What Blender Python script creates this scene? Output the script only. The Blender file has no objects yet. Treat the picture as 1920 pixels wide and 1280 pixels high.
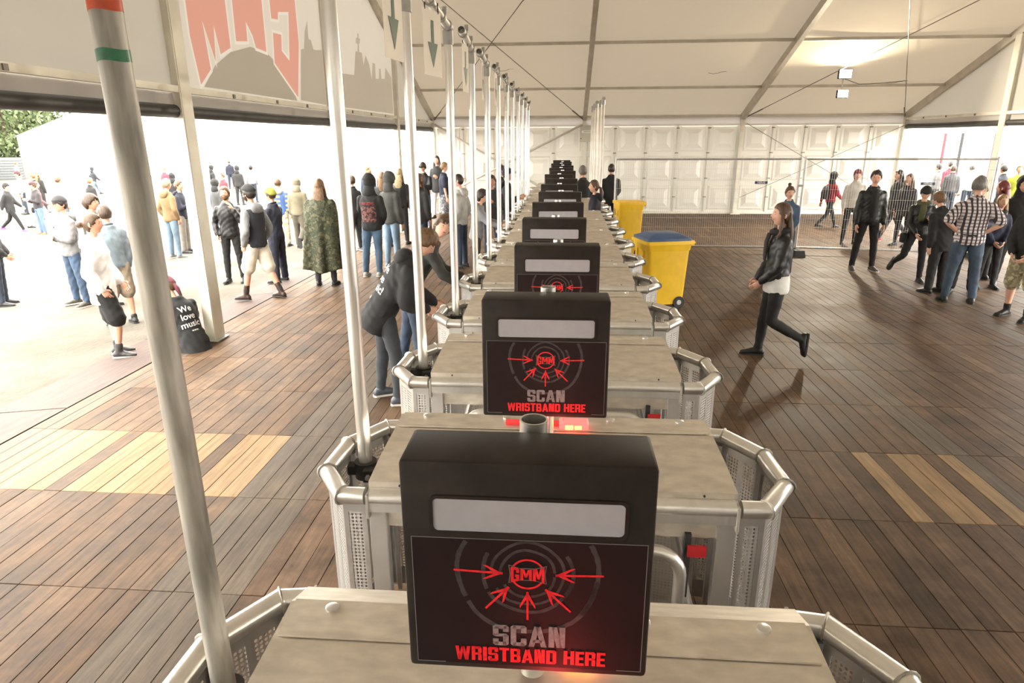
import bpy, bmesh, math, random
import numpy as np
from mathutils import Vector, Matrix, Euler
from mathutils.bvhtree import BVHTree

random.seed(7)
rng = np.random.default_rng(7)
R = math.radians
scene = bpy.context.scene
C = scene.collection

# ------------------------------------------------------------------ camera
# world: X right, Y along the turnstile row (away from the camera), Z up, tent floor at z = 0
F_PX, PITCH, YAW, ROLL, CAM_H = 1224.8, 17.19, 4.459, -0.306, 2.4
cam_data = bpy.data.cameras.new('camera')
cam_data.sensor_fit = 'HORIZONTAL'
cam_data.sensor_width = 36.0
cam_data.lens = 36.0 * F_PX / 1920.0
cam_data.clip_start = 0.05
cam_data.clip_end = 400
cam = bpy.data.objects.new('camera', cam_data)
C.objects.link(cam)
_p, _y, _r = R(PITCH), R(YAW), R(ROLL)
_f = Vector((-math.sin(_y)*math.cos(_p), math.cos(_y)*math.cos(_p), -math.sin(_p)))
_rt = Vector((math.cos(_y), math.sin(_y), 0))
_up = _rt.cross(_f)
_rt2 = _rt*math.cos(_r) + _up*math.sin(_r)
_up2 = -_rt*math.sin(_r) + _up*math.cos(_r)
_m = Matrix((_rt2, _up2, -_f)).transposed().to_4x4()
_m.translation = Vector((0, 0, CAM_H))
cam.matrix_world = _m
scene.camera = cam

# ------------------------------------------------------------------ sky, exposure
world = bpy.data.worlds.new('overcast_sky')
scene.world = world
world.use_nodes = True
bg = world.node_tree.nodes['Background']
bg.inputs['Color'].default_value = (1.0, 0.945, 0.855, 1)
bg.inputs['Strength'].default_value = 16.0
vs = scene.view_settings
vs.view_transform = 'Standard'
vs.look = 'None'
vs.exposure = 0.0
vs.gamma = 1.0
vs.use_curve_mapping = False

# ------------------------------------------------------------------ materials
def new_mat(name):
    m = bpy.data.materials.new(name)
    m.use_nodes = True
    nt = m.node_tree
    b = nt.nodes['Principled BSDF']
    return m, nt, b
def lin(c):
    return tuple(((v/255.0)/12.92 if v/255.0 <= 0.04045 else ((v/255.0+0.055)/1.055)**2.4) for v in c)
def node(nt, t, **kw):
    n = nt.nodes.new(t)
    for k, v in kw.items():
        setattr(n, k, v)
    return n
_plain = {}
def plain(name, col, rough=0.6, metal=0.0, var=0.12, scale=6.0, bump=0.0, bscale=40.0, coat=0.0, emit=None, estr=0.0, spec=0.5, stretch=(1,1,1)):
    """colour with a little procedural mottling and optional fine relief"""
    if name in _plain: return _plain[name]
    m, nt, b = new_mat(name)
    tc = node(nt, 'ShaderNodeTexCoord')
    mp = node(nt, 'ShaderNodeMapping'); mp.inputs['Scale'].default_value = stretch
    nt.links.new(tc.outputs['Object'], mp.inputs[0])
    nz = node(nt, 'ShaderNodeTexNoise'); nz.inputs['Scale'].default_value = scale; nz.inputs['Detail'].default_value = 4
    nt.links.new(mp.outputs[0], nz.inputs['Vector'])
    rp = node(nt, 'ShaderNodeValToRGB')
    rp.color_ramp.elements[0].position = 0.3; rp.color_ramp.elements[1].position = 0.7
    lo = [max(0, c*(1-var)) for c in col]; hi = [min(1, c*(1+var)) for c in col]
    rp.color_ramp.elements[0].color = (*lo, 1); rp.color_ramp.elements[1].color = (*hi, 1)
    nt.links.new(nz.outputs['Fac'], rp.inputs[0]); nt.links.new(rp.outputs[0], b.inputs['Base Color'])
    b.inputs['Roughness'].default_value = rough; b.inputs['Metallic'].default_value = metal
    b.inputs['Coat Weight'].default_value = coat
    b.inputs['Specular IOR Level'].default_value = spec
    if bump:
        n2 = node(nt, 'ShaderNodeTexNoise'); n2.inputs['Scale'].default_value = bscale; n2.inputs['Detail'].default_value = 3
        nt.links.new(mp.outputs[0], n2.inputs['Vector'])
        bp = node(nt, 'ShaderNodeBump'); bp.inputs['Strength'].default_value = bump; bp.inputs['Distance'].default_value = 0.01
        nt.links.new(n2.outputs['Fac'], bp.inputs['Height']); nt.links.new(bp.outputs[0], b.inputs['Normal'])
    if emit:
        b.inputs['Emission Color'].default_value = (*emit, 1); b.inputs['Emission Strength'].default_value = estr
    _plain[name] = m
    return m

def fabric_sheet(name, col, trans, fac):
    """tent cloth: reflects diffusely and lets some daylight through"""
    m, nt, b = new_mat(name)
    nt.nodes.remove(b)
    out = nt.nodes['Material Output']
    tc = node(nt, 'ShaderNodeTexCoord')
    nz = node(nt, 'ShaderNodeTexNoise'); nz.inputs['Scale'].default_value = 0.7; nz.inputs['Detail'].default_value = 5
    nt.links.new(tc.outputs['Object'], nz.inputs['Vector'])
    mx = node(nt, 'ShaderNodeMix', data_type='RGBA')
    mx.inputs['A'].default_value = (*[c*0.93 for c in col], 1); mx.inputs['B'].default_value = (*col, 1)
    nt.links.new(nz.outputs['Fac'], mx.inputs['Factor'])
    d = node(nt, 'ShaderNodeBsdfDiffuse'); t = node(nt, 'ShaderNodeBsdfTranslucent')
    nt.links.new(mx.outputs['Result'], d.inputs['Color'])
    t.inputs['Color'].default_value = (*trans, 1)
    n2 = node(nt, 'ShaderNodeTexNoise'); n2.inputs['Scale'].default_value = 1.6; n2.inputs['Detail'].default_value = 2
    nt.links.new(tc.outputs['Object'], n2.inputs['Vector'])
    bp = node(nt, 'ShaderNodeBump'); bp.inputs['Strength'].default_value = 0.25; bp.inputs['Distance'].default_value = 0.05
    nt.links.new(n2.outputs['Fac'], bp.inputs['Height'])
    nt.links.new(bp.outputs[0], d.inputs['Normal']); nt.links.new(bp.outputs[0], t.inputs['Normal'])
    ms = node(nt, 'ShaderNodeMixShader'); ms.inputs[0].default_value = fac
    nt.links.new(d.outputs[0], ms.inputs[1]); nt.links.new(t.outputs[0], ms.inputs[2])
    nt.links.new(ms.outputs[0], out.inputs['Surface'])
    return m

def wood_mat(name, cols, rough=0.55, island=False, stain=0.5):
    """worn floor board: tone per board, grain along the board, dirt blotches"""
    m, nt, b = new_mat(name)
    geo = node(nt, 'ShaderNodeNewGeometry')
    if island:
        rnd = geo.outputs['Random Per Island']
    else:
        oi = node(nt, 'ShaderNodeObjectInfo'); rnd = oi.outputs['Random']
    rp = node(nt, 'ShaderNodeValToRGB')
    els = rp.color_ramp.elements
    while len(els) < len(cols): els.new(0.5)
    for i, c in enumerate(cols):
        els[i].position = i/(len(cols)-1); els[i].color = (*c, 1)
    nt.links.new(rnd, rp.inputs[0])
    mp = node(nt, 'ShaderNodeMapping'); mp.inputs['Scale'].default_value = (22, 1.6, 22)
    nt.links.new(geo.outputs['Position'], mp.inputs[0])
    off = node(nt, 'ShaderNodeVectorMath', operation='ADD')
    cb = node(nt, 'ShaderNodeMath', operation='MULTIPLY'); cb.inputs[1].default_value = 37.0
    nt.links.new(rnd, cb.inputs[0]); nt.links.new(mp.outputs[0], off.inputs[0]); nt.links.new(cb.outputs[0], off.inputs[1])
    g = node(nt, 'ShaderNodeTexNoise'); g.inputs['Scale'].default_value = 1.6; g.inputs['Detail'].default_value = 6; g.inputs['Roughness'].default_value = 0.65
    nt.links.new(off.outputs[0], g.inputs['Vector'])
    gr = node(nt, 'ShaderNodeMapRange'); gr.inputs['From Min'].default_value = 0.3; gr.inputs['From Max'].default_value = 0.72
    gr.inputs['To Min'].default_value = 0.62; gr.inputs['To Max'].default_value = 1.2
    nt.links.new(g.outputs['Fac'], gr.inputs['Value'])
    d = node(nt, 'ShaderNodeTexNoise'); d.inputs['Scale'].default_value = 2.1; d.inputs['Detail'].default_value = 6; d.inputs['Roughness'].default_value = 0.7
    nt.links.new(geo.outputs['Position'], d.inputs['Vector'])
    dr = node(nt, 'ShaderNodeMapRange'); dr.inputs['From Min'].default_value = 0.38; dr.inputs['From Max'].default_value = 0.68
    dr.inputs['To Min'].default_value = 1.0-stain*0.55; dr.inputs['To Max'].default_value = 1.0+stain*0.25
    nt.links.new(d.outputs['Fac'], dr.inputs['Value'])
    mu = node(nt, 'ShaderNodeMath', operation='MULTIPLY')
    nt.links.new(gr.outputs[0], mu.inputs[0]); nt.links.new(dr.outputs[0], mu.inputs[1])
    vm = node(nt, 'ShaderNodeVectorMath', operation='SCALE')
    nt.links.new(rp.outputs[0], vm.inputs[0]); nt.links.new(mu.outputs[0], vm.inputs['Scale'])
    nt.links.new(vm.outputs[0], b.inputs['Base Color'])
    rr = node(nt, 'ShaderNodeMapRange'); rr.inputs['To Min'].default_value = rough-0.12; rr.inputs['To Max'].default_value = rough+0.2
    nt.links.new(d.outputs['Fac'], rr.inputs['Value']); nt.links.new(rr.outputs[0], b.inputs['Roughness'])
    bp = node(nt, 'ShaderNodeBump'); bp.inputs['Strength'].default_value = 0.35; bp.inputs['Distance'].default_value = 0.004
    nt.links.new(g.outputs['Fac'], bp.inputs['Height']); nt.links.new(bp.outputs[0], b.inputs['Normal'])
    b.inputs['Specular IOR Level'].default_value = 0.12
    return m

def perforated_mat(name, col, pitch, rad):
    """sheet metal with round punched holes laid out in the sheet's own UV metres"""
    m, nt, b = new_mat(name)
    b.inputs['Base Color'].default_value = (*col, 1); b.inputs['Metallic'].default_value = 0.75; b.inputs['Roughness'].default_value = 0.42
    uv = node(nt, 'ShaderNodeUVMap')
    s = node(nt, 'ShaderNodeVectorMath', operation='SCALE'); s.inputs['Scale'].default_value = 1.0/pitch
    f = node(nt, 'ShaderNodeVectorMath', operation='FRACTION')
    q = node(nt, 'ShaderNodeVectorMath', operation='SUBTRACT'); q.inputs[1].default_value = (0.5, 0.5, 0)
    z = node(nt, 'ShaderNodeVectorMath', operation='MULTIPLY'); z.inputs[1].default_value = (1, 1, 0)
    l = node(nt, 'ShaderNodeVectorMath', operation='LENGTH')
    t = node(nt, 'ShaderNodeMath', operation='LESS_THAN'); t.inputs[1].default_value = rad/pitch
    nt.links.new(uv.outputs[0], s.inputs[0]); nt.links.new(s.outputs[0], f.inputs[0]); nt.links.new(f.outputs[0], q.inputs[0])
    nt.links.new(q.outputs[0], z.inputs[0]); nt.links.new(z.outputs[0], l.inputs[0]); nt.links.new(l.outputs['Value'], t.inputs[0])
    tr = node(nt, 'ShaderNodeBsdfTransparent'); mx = node(nt, 'ShaderNodeMixShader')
    nt.links.new(t.outputs[0], mx.inputs[0]); nt.links.new(b.outputs[0], mx.inputs[1]); nt.links.new(tr.outputs[0], mx.inputs[2])
    nt.links.new(mx.outputs[0], nt.nodes['Material Output'].inputs['Surface'])
    return m

ALU = plain('brushed_aluminium', (0.66, 0.65, 0.63), rough=0.34, metal=0.9, var=0.10, scale=5, bump=0.05, bscale=60)
ALU_TUBE = plain('aluminium_tube', (0.76, 0.75, 0.72), rough=0.30, metal=0.9, var=0.10, scale=9, stretch=(1, 1, 0.25), bump=0.04, bscale=30)
ALU_SHEET = plain('aluminium_sheet', (0.64, 0.585, 0.50), rough=0.42, metal=0.75, var=0.14, scale=16, stretch=(0.7, 1.6, 1.6), bump=0.03)
ALU_WORN = plain('worn_aluminium', (0.36, 0.34, 0.30), rough=0.5, metal=0.35, var=0.55, scale=22, stretch=(1, 1, 0.14), bump=0.06)
FRAME = plain('tent_frame_metal', (0.52, 0.49, 0.43), rough=0.5, metal=0.35, var=0.12, scale=3)
FRAME_LIGHT = plain('tent_post_metal', (0.66, 0.64, 0.56), rough=0.5, metal=0.3, var=0.10, scale=3)
DARK = plain('dark_rubber', (0.02, 0.02, 0.02), rough=0.6, var=0.3)
BLACKBOX = plain('black_textured_plastic', (0.022, 0.017, 0.014), rough=0.55, var=0.35, scale=9, bump=0.07, bscale=420, spec=0.22)
PERF = perforated_mat('perforated_aluminium', (0.72, 0.71, 0.69), 0.017, 0.0056)
WINDOW = plain('frosted_display', (0.36, 0.36, 0.385), rough=0.45, var=0.04, scale=30)
PRINTBLACK = plain('print_black', (0.016, 0.009, 0.009), rough=0.5, var=0.2, spec=0.2)
RED = plain('print_red', (0.72, 0.015, 0.02), rough=0.5, var=0.25, scale=90)
GREYPRINT = plain('print_grey', (0.20, 0.18, 0.18), rough=0.5, var=0.30, scale=90)
RINGPRINT = plain('print_dark_grey', (0.040, 0.034, 0.034), rough=0.5, var=0.45, scale=50)
LINEPRINT = plain('print_line_grey', (0.17, 0.16, 0.16), rough=0.5, var=0.1)
WHITE = plain('white_print', (0.78, 0.78, 0.76), rough=0.6, var=0.05)
GREEN = plain('green_print', (0.020, 0.075, 0.036), rough=0.55, var=0.1)
LED_RED = plain('red_led', (0.6, 0.02, 0.02), rough=0.3, var=0.05, emit=(1, 0.06, 0.05), estr=5)
LED_ORANGE = plain('orange_led', (0.7, 0.3, 0.02), rough=0.3, var=0.05, emit=(1, 0.42, 0.05), estr=8)
LED_WHITE = plain('white_led', (0.9, 0.9, 0.9), rough=0.3, var=0.02, emit=(1, 0.97, 0.95), estr=9)  # glowing white, stands in for a bright reflection on the hoop pipe
REDPLASTIC = plain('red_plastic', (0.55, 0.02, 0.03), rough=0.4, var=0.1)
GALV = plain('galvanised_steel', (0.45, 0.45, 0.44), rough=0.45, metal=0.7, var=0.15, scale=12)
# ------------------------------------------------------------------ helpers
def setp(o, label=None, cat=None, group=None, kind=None):
    if label: o['label'] = label
    if cat: o['category'] = cat
    if group: o['group'] = group
    if kind: o['kind'] = kind
    return o
def empty(name, loc=(0, 0, 0), rz=0.0, label=None, cat=None, group=None):
    o = bpy.data.objects.new(name, None)
    o.empty_display_size = 0.1
    C.objects.link(o); o.location = loc; o.rotation_euler = (0, 0, rz)
    return setp(o, label, cat, group)
def link(name, me, parent=None, loc=None):
    o = bpy.data.objects.new(name, me)
    C.objects.link(o)
    if parent: o.parent = parent
    if loc is not None: o.location = loc
    return o
def copy_tree(o, parent=None):
    c = o.copy(); C.objects.link(c); c.parent = parent
    for ch in o.children:
        copy_tree(ch, c)
    return c

class MB:
    """collects shapes into one mesh"""
    def __init__(s):
        s.v = []; s.f = []; s.uv = None
    def add(s, vs, fs, M=None):
        o = len(s.v)
        for v in vs:
            v = Vector(v)
            s.v.append(tuple(M @ v if M else v))
        for f in fs: s.f.append(tuple(i+o for i in f))
        return s
    def box(s, c, d, M=None, bev=0.0):
        x, y, z = [k/2 for k in d]
        if bev <= 0:
            vs = [(a*x+c[0], b*y+c[1], e*z+c[2]) for a in (-1, 1) for b in (-1, 1) for e in (-1, 1)]
            fs = [(0, 1, 3, 2), (4, 6, 7, 5), (0, 4, 5, 1), (2, 3, 7, 6), (0, 2, 6, 4), (1, 5, 7, 3)]
            return s.add(vs, fs, M)
        bm = bmesh.new(); bmesh.ops.create_cube(bm, size=1)
        for v in bm.verts: v.co = Vector((v.co.x*d[0]+c[0], v.co.y*d[1]+c[1], v.co.z*d[2]+c[2]))
        bmesh.ops.bevel(bm, geom=bm.edges[:], offset=bev, segments=2, profile=0.5, affect='EDGES')
        return s.bm(bm, M)
    def bm(s, bm, M=None):
        bm.verts.ensure_lookup_table()
        for i, v in enumerate(bm.verts): v.index = i
        vs = [v.co.copy() for v in bm.verts]; fs = [[v.index for v in f.verts] for f in bm.faces]
        bm.free()
        return s.add(vs, fs, M)
    def bar(s, a, b, w, h, up=(0, 0, 1)):
        """rectangular bar from a to b, w across, h along up"""
        a, b = Vector(a), Vector(b); d = (b-a); L = d.length; d.normalize()
        u = Vector(up); x = d.cross(u)
        if x.length < 1e-4: x = d.cross(Vector((1, 0, 0)))
        x.normalize(); u = x.cross(d).normalized()
        M = Matrix((x, d, u)).transposed().to_4x4(); M.translation = (a+b)/2
        return s.box((0, 0, 0), (w, L, h), M)
    def tube(s, pts, r, n=12, closed=False, caps=True):
        pts = [Vector(p) for p in pts]; m = len(pts); rr = r if isinstance(r, (list, tuple)) else [r]*m
        base = len(s.v); ref = None
        for i, p in enumerate(pts):
            if closed: t = (pts[(i+1) % m]-pts[i-1])
            else: t = (pts[min(i+1, m-1)]-pts[max(i-1, 0)])
            t.normalize()
            if ref is None:
                ref = Vector((0, 0, 1)) if abs(t.z) < 0.9 else Vector((1, 0, 0))
            x = ref - t*ref.dot(t)
            if x.length < 1e-5: x = t.orthogonal()
            x.normalize(); y = t.cross(x); ref = x
            # widen at mitred bends
            k = 1.0
            if 0 < i < m-1 or closed:
                d1 = (pts[i]-pts[i-1]).normalized(); d2 = (pts[(i+1) % m]-pts[i]).normalized()
                c = max(0.5, math.sqrt(max(0.0, (1+d1.dot(d2))/2))); k = 1.0/c
            bend = None
            if k > 1.02:
                bend = (d2-d1).normalized()
            for j in range(n):
                a = 2*math.pi*j/n
                o = x*math.cos(a)*rr[i]+y*math.sin(a)*rr[i]
                if bend is not None: o += bend*(o.dot(bend))*(k-1)
                s.v.append(tuple(p+o))
        segs = m if closed else m-1
        for i in range(segs):
            a = base+i*n; b = base+((i+1) % m)*n
            for j in range(n):
                s.f.append((a+j, a+(j+1) % n, b+(j+1) % n, b+j))
        if caps and not closed:
            s.f.append(tuple(base+j for j in range(n))[::-1]); s.f.append(tuple(base+(m-1)*n+j for j in range(n)))
        return s
    def pipe(s, a, b, ro, ri, n=16):
        """open hollow tube"""
        a, b = Vector(a), Vector(b); t = (b-a).normalized(); x = t.orthogonal().normalized(); y = t.cross(x)
        base = len(s.v)
        for p, r in ((a, ro), (b, ro), (b, ri), (a, ri)):
            for j in range(n):
                an = 2*math.pi*j/n; s.v.append(tuple(p+x*math.cos(an)*r+y*math.sin(an)*r))
        for k in range(4):
            A = base+k*n; B = base+((k+1) % 4)*n
            for j in range(n): s.f.append((A+j, A+(j+1) % n, B+(j+1) % n, B+j))
        return s
    def poly(s, pts, thick, M=None):
        """extrude a flat outline (x,y) by thick along +z"""
        n = len(pts)
        ar = sum(pts[i][0]*pts[(i+1) % n][1]-pts[(i+1) % n][0]*pts[i][1] for i in range(n))
        if ar < 0: pts = pts[::-1]
        vs = [(p[0], p[1], 0) for p in pts]+[(p[0], p[1], thick) for p in pts]
        fs = [tuple(range(n))[::-1], tuple(range(n, 2*n))]+[(i, (i+1) % n, n+(i+1) % n, n+i) for i in range(n)]
        return s.add(vs, fs, M)
    def prism(s, prof, x0, x1):
        """profile in (y,z), swept along x; x0/x1 may be per-point lists"""
        n = len(prof)
        X0 = x0 if isinstance(x0, (list, tuple)) else [x0]*n
        X1 = x1 if isinstance(x1, (list, tuple)) else [x1]*n
        vs = [(X0[i], p[0], p[1]) for i, p in enumerate(prof)]+[(X1[i], p[0], p[1]) for i, p in enumerate(prof)]
        fs = [tuple(range(n)), tuple(range(n, 2*n))[::-1]]+[(i, n+i, n+(i+1) % n, (i+1) % n) for i in range(n)]
        return s.add(vs, fs)
    def mesh(s, name, m, smooth=None):
        me = bpy.data.meshes.new(name)
        me.from_pydata(s.v, [], s.f); me.validate()
        if m: me.materials.append(m)
        bm = bmesh.new(); bm.from_mesh(me); bmesh.ops.recalc_face_normals(bm, faces=bm.faces[:]); bm.to_mesh(me); bm.free()
        if smooth is not None:
            me.polygons.foreach_set('use_smooth', [True]*len(me.polygons))
            me.set_sharp_from_angle(angle=R(smooth))
        return me
    def build(s, name, m, parent=None, smooth=None, loc=None):
        return link(name, s.mesh(name, m, smooth), parent, loc)

def sheet(name, m, quads, parent=None):
    """flat quads (four corners, starting at the lower left) with UVs in metres"""
    me = bpy.data.meshes.new(name); vs = []; fs = []; uvs = []
    for q in quads:
        q = [Vector(p) for p in q]; o = len(vs); vs += [tuple(p) for p in q]; fs.append((o, o+1, o+2, o+3))
        w = (q[1]-q[0]).length; h = (q[3]-q[0]).length
        uvs += [(0, 0), (w, 0), (w, h), (0, h)]
    me.from_pydata(vs, [], fs); me.materials.append(m)
    ul = me.uv_layers.new(name='uv')
    for i, u in enumerate(uvs): ul.data[i].uv = u
    return link(name, me, parent)
ORD = ['nearest', 'second', 'third', 'fourth', 'fifth', 'sixth', 'seventh', 'eighth', 'ninth', 'tenth', 'eleventh', 'twelfth', 'thirteenth', 'fourteenth', 'fifteenth', 'sixteenth']
# ------------------------------------------------------------------ the tent
XL, XR, YF, YB, YR = -4.35, 10.65, 22.6, -2.4, 10.1     # gables, far eave, rear eave, ridge
EAVE, SLOPE = 3.10, 0.36
def roof_z(y): return EAVE + (min(y-YB, YF-y))*SLOPE
BAYS = [XL, XL+5, XL+10, XR]
GPOSTS = [2.6, 7.6, 12.6, 17.6]
ROOF = fabric_sheet('roof_cloth', (0.44, 0.385, 0.305), (1.0, 0.90, 0.74), 0.023)
GABLE = fabric_sheet('gable_cloth', (0.45, 0.43, 0.38), (1.0, 0.96, 0.88), 0.032)
HEADER = fabric_sheet('header_cloth', (0.55, 0.53, 0.51), (1.0, 0.95, 0.93), 0.045)
PANEL = plain('wall_panel_plastic', (0.45, 0.43, 0.39), rough=0.28, var=0.04, scale=2)
PANEL_T, _nt, _b = new_mat('wall_panel_translucent')
_b.inputs['Base Color'].default_value = (0.60, 0.58, 0.52, 1); _b.inputs['Roughness'].default_value = 0.3
_tl = node(_nt, 'ShaderNodeBsdfTranslucent'); _tl.inputs['Color'].default_value = (1, 0.97, 0.9, 1)
_ms = node(_nt, 'ShaderNodeMixShader'); _ms.inputs[0].default_value = 0.022
_nt.links.new(_b.outputs[0], _ms.inputs[1]); _nt.links.new(_tl.outputs[0], _ms.inputs[2])
_nt.links.new(_ms.outputs[0], _nt.nodes['Material Output'].inputs['Surface'])
DARKROLL = plain('dark_rolled_cloth', (0.030, 0.030, 0.028), rough=0.5, var=0.4, scale=3, bump=0.2, bscale=8)
VALANCE = plain('valance_cloth', (0.58, 0.55, 0.47), rough=0.6, var=0.05)
CABLE = plain('steel_cable', (0.22, 0.20, 0.18), rough=0.5, metal=0.4)

def top(name, kind='structure'):
    o = bpy.data.objects.new(name, None); C.objects.link(o); o['kind'] = kind; o.empty_display_size = 0.1
    return o

# --- ceiling: cloth bays, rafters, purlins, cross cables
ceiling = top('ceiling'); ceiling['label'] = 'cream pitched marquee roof cloth on metal rafters and purlins'
for i in range(3):
    for ya, yb in ((YR, YF), (YB, YR)):
        mb = MB(); n = 10
        for a in range(n+1):
            for b in range(n+1):
                u, v = a/n, b/n
                x = BAYS[i]+(BAYS[i+1]-BAYS[i])*u; y = ya+(yb-ya)*v
                sag = 0.05*math.sin(math.pi*u)
                mb.v.append((x, y, roof_z(y)-sag))
        for a in range(n):
            for b in range(n):
                q = a*(n+1)+b; mb.f.append((q, q+1, q+n+2, q+n+1))
        mb.build('roof_cloth', ROOF, ceiling, smooth=60)
for x in BAYS:
    mb = MB(); mb.bar((x, YF-0.05, EAVE-0.10), (x, YR, roof_z(YR)-0.12), 0.12, 0.20)
    mb.build('rafter', FRAME, ceiling)
    mb = MB(); mb.bar((x, YB+0.05, EAVE-0.10), (x, YR, roof_z(YR)-0.12), 0.12, 0.20)
    mb.build('rafter', FRAME, ceiling)
for y in (20.45, 17.95, 15.45, 12.95, 10.1, 7.4, 4.9, 2.4, 0.1):
    for i in range(3):
        mb = MB(); mb.box(((BAYS[i]+BAYS[i+1])/2, y, roof_z(y)-0.075), (4.86, 0.06, 0.07))
        mb.build('purlin', FRAME, ceiling)
def cable(a, b, r, parent, m=CABLE, name='bracing_cable'):
    mb = MB(); mb.tube([a, b], r, 6)
    o = mb.build(name, m, parent)
    return o
def roof_pt(x, y, d=0.14): return (x, y, roof_z(y)-d)
for i in (0, 2):
    xa, xb = BAYS[i]+0.06, BAYS[i+1]-0.06
    cable(roof_pt(xa, 22.45), roof_pt(xb, 13.0), 0.011, ceiling)
    cable(roof_pt(xb, 22.45), roof_pt(xa, 13.0), 0.011, ceiling)
    for x0, sx in ((xa, 1), (xb, -1)):
        mb = MB(); a = Vector(roof_pt(x0, 22.45)); b = Vector(roof_pt(x0+sx*0.35, 21.8)); mb.tube([a, b], 0.022, 8)
        mb.build('turnbuckle', CABLE, ceiling)
# two small smears of loose cord on the cloth
for (x, y) in ((-1.9, 19.3), (3.9, 19.6), (8.9, 20.3)):
    mb = MB(); mb.tube([(x+0.12*k, y, roof_z(y)-0.07-0.03*math.sin(k*1.3)) for k in range(5)], 0.006, 6); mb.build('cord', CABLE, ceiling)

# --- far wall
wall_back = top('wall_back')
mb = MB(); mb.box(((XL+XR)/2, YF-0.05, 0.035), (15, 0.12, 0.09)); mb.build('sill', FRAME_LIGHT, wall_back)
wall_back['label'] = 'far white wall of embossed plastic panels'
def emboss_panel(w, z0, z1, y, parent, x, mat, d=0.07):
    mb = MB(); hw = w/2
    H = (z1-z0)/3.0
    for k in range(3):
        cz = z0+H*(k+0.5); hh = H/2
        rings = [(hw, hh, 0), (0.40, min(0.40, hh-0.05), 0), (0.36, 0.36, d*0.45), (0.30, 0.30, d*0.45), (0.165, 0.165, d*1.35), (0.15, 0.15, d*1.35)]
        base = len(mb.v)
        for (a, b, e) in rings:
            for sx, sz in ((-1, -1), (1, -1), (1, 1), (-1, 1)): mb.v.append((sx*a, -e, cz+sz*b))
        for r in range(len(rings)-1):
            for j in range(4): mb.f.append((base+r*4+j, base+r*4+(j+1) % 4, base+(r+1)*4+(j+1) % 4, base+(r+1)*4+j))
        t = base+(len(rings)-1)*4; mb.f.append((t, t+1, t+2, t+3))
    me = mb.mesh('wall_panel', mat)
    return me
pm = emboss_panel(0.985, 0.06, 2.86, 0, None, 0, PANEL_T)
for i in range(15):
    link('wall_panel', pm, wall_back, (XL+0.5+i*1.0, YF-0.06, 0))
    if i:
        mb = MB(); mb.box((0, 0, 1.46), (0.035, 0.05, 2.8)); 
        o = mb.build('joint_strip', FRAME_LIGHT if i % 5 else FRAME_LIGHT, wall_back, loc=(XL+i, YF-0.085, 0))
        for z in (0.55, 1.15, 1.95, 2.72):
            cb = MB(); cb.box((0, -0.045, z), (0.10, 0.03, 0.035)); cb.build('clip', CABLE, o)
for x in BAYS:
    mb = MB(); mb.box((x, YF-0.17, 1.53), (0.13, 0.16, 3.06)); mb.box((x, YF-0.17, 0.02), (0.3, 0.3, 0.04)); mb.build('post', FRAME_LIGHT, wall_back)
for i in range(3):
    mb = MB(); mb.add([(BAYS[i]+0.05, YF-0.13, 2.79), (BAYS[i+1]-0.05, YF-0.13, 2.79), (BAYS[i+1]-0.05, YF-0.13, 3.12), (BAYS[i]+0.05, YF-0.13, 3.12)], [(0, 1, 2, 3)]); mb.build('valance', HEADER, wall_back)
    mb = MB(); mb.box(((BAYS[i]+BAYS[i+1])/2, YF-0.16, 3.085), (4.86, 0.10, 0.07)); mb.build('eave_beam', FRAME, wall_back)
mb = MB(); mb.tube([(XL+0.1, YF-0.32, 2.88), (BAYS[1]-0.1, YF-0.32, 0.12)], 0.035, 8); mb.build('brace_tube', FRAME, wall_back)
mb = MB(); mb.tube([(XL+0.1, YF-0.38, 0.50), (BAYS[1]-0.08, YF-0.38, 2.84)], 0.035, 8); mb.build('brace_tube', FRAME, wall_back)
cable((BAYS[2]+0.1, YF-0.3, 2.85), (XR-0.1, YF-0.3, 0.2), 0.010, wall_back)
cable((BAYS[2]+0.1, YF-0.3, 0.55), (XR-0.1, YF-0.3, 2.75), 0.010, wall_back)

# --- rear wall behind the camera
wall_rear = top('wall_rear'); wall_rear['label'] = 'white rear wall panels behind the camera'
mb = MB(); mb.box(((XL+XR)/2, YB, 1.5), (15, 0.05, 3.0)); mb.build('wall_sheet', PANEL, wall_rear)

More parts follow.
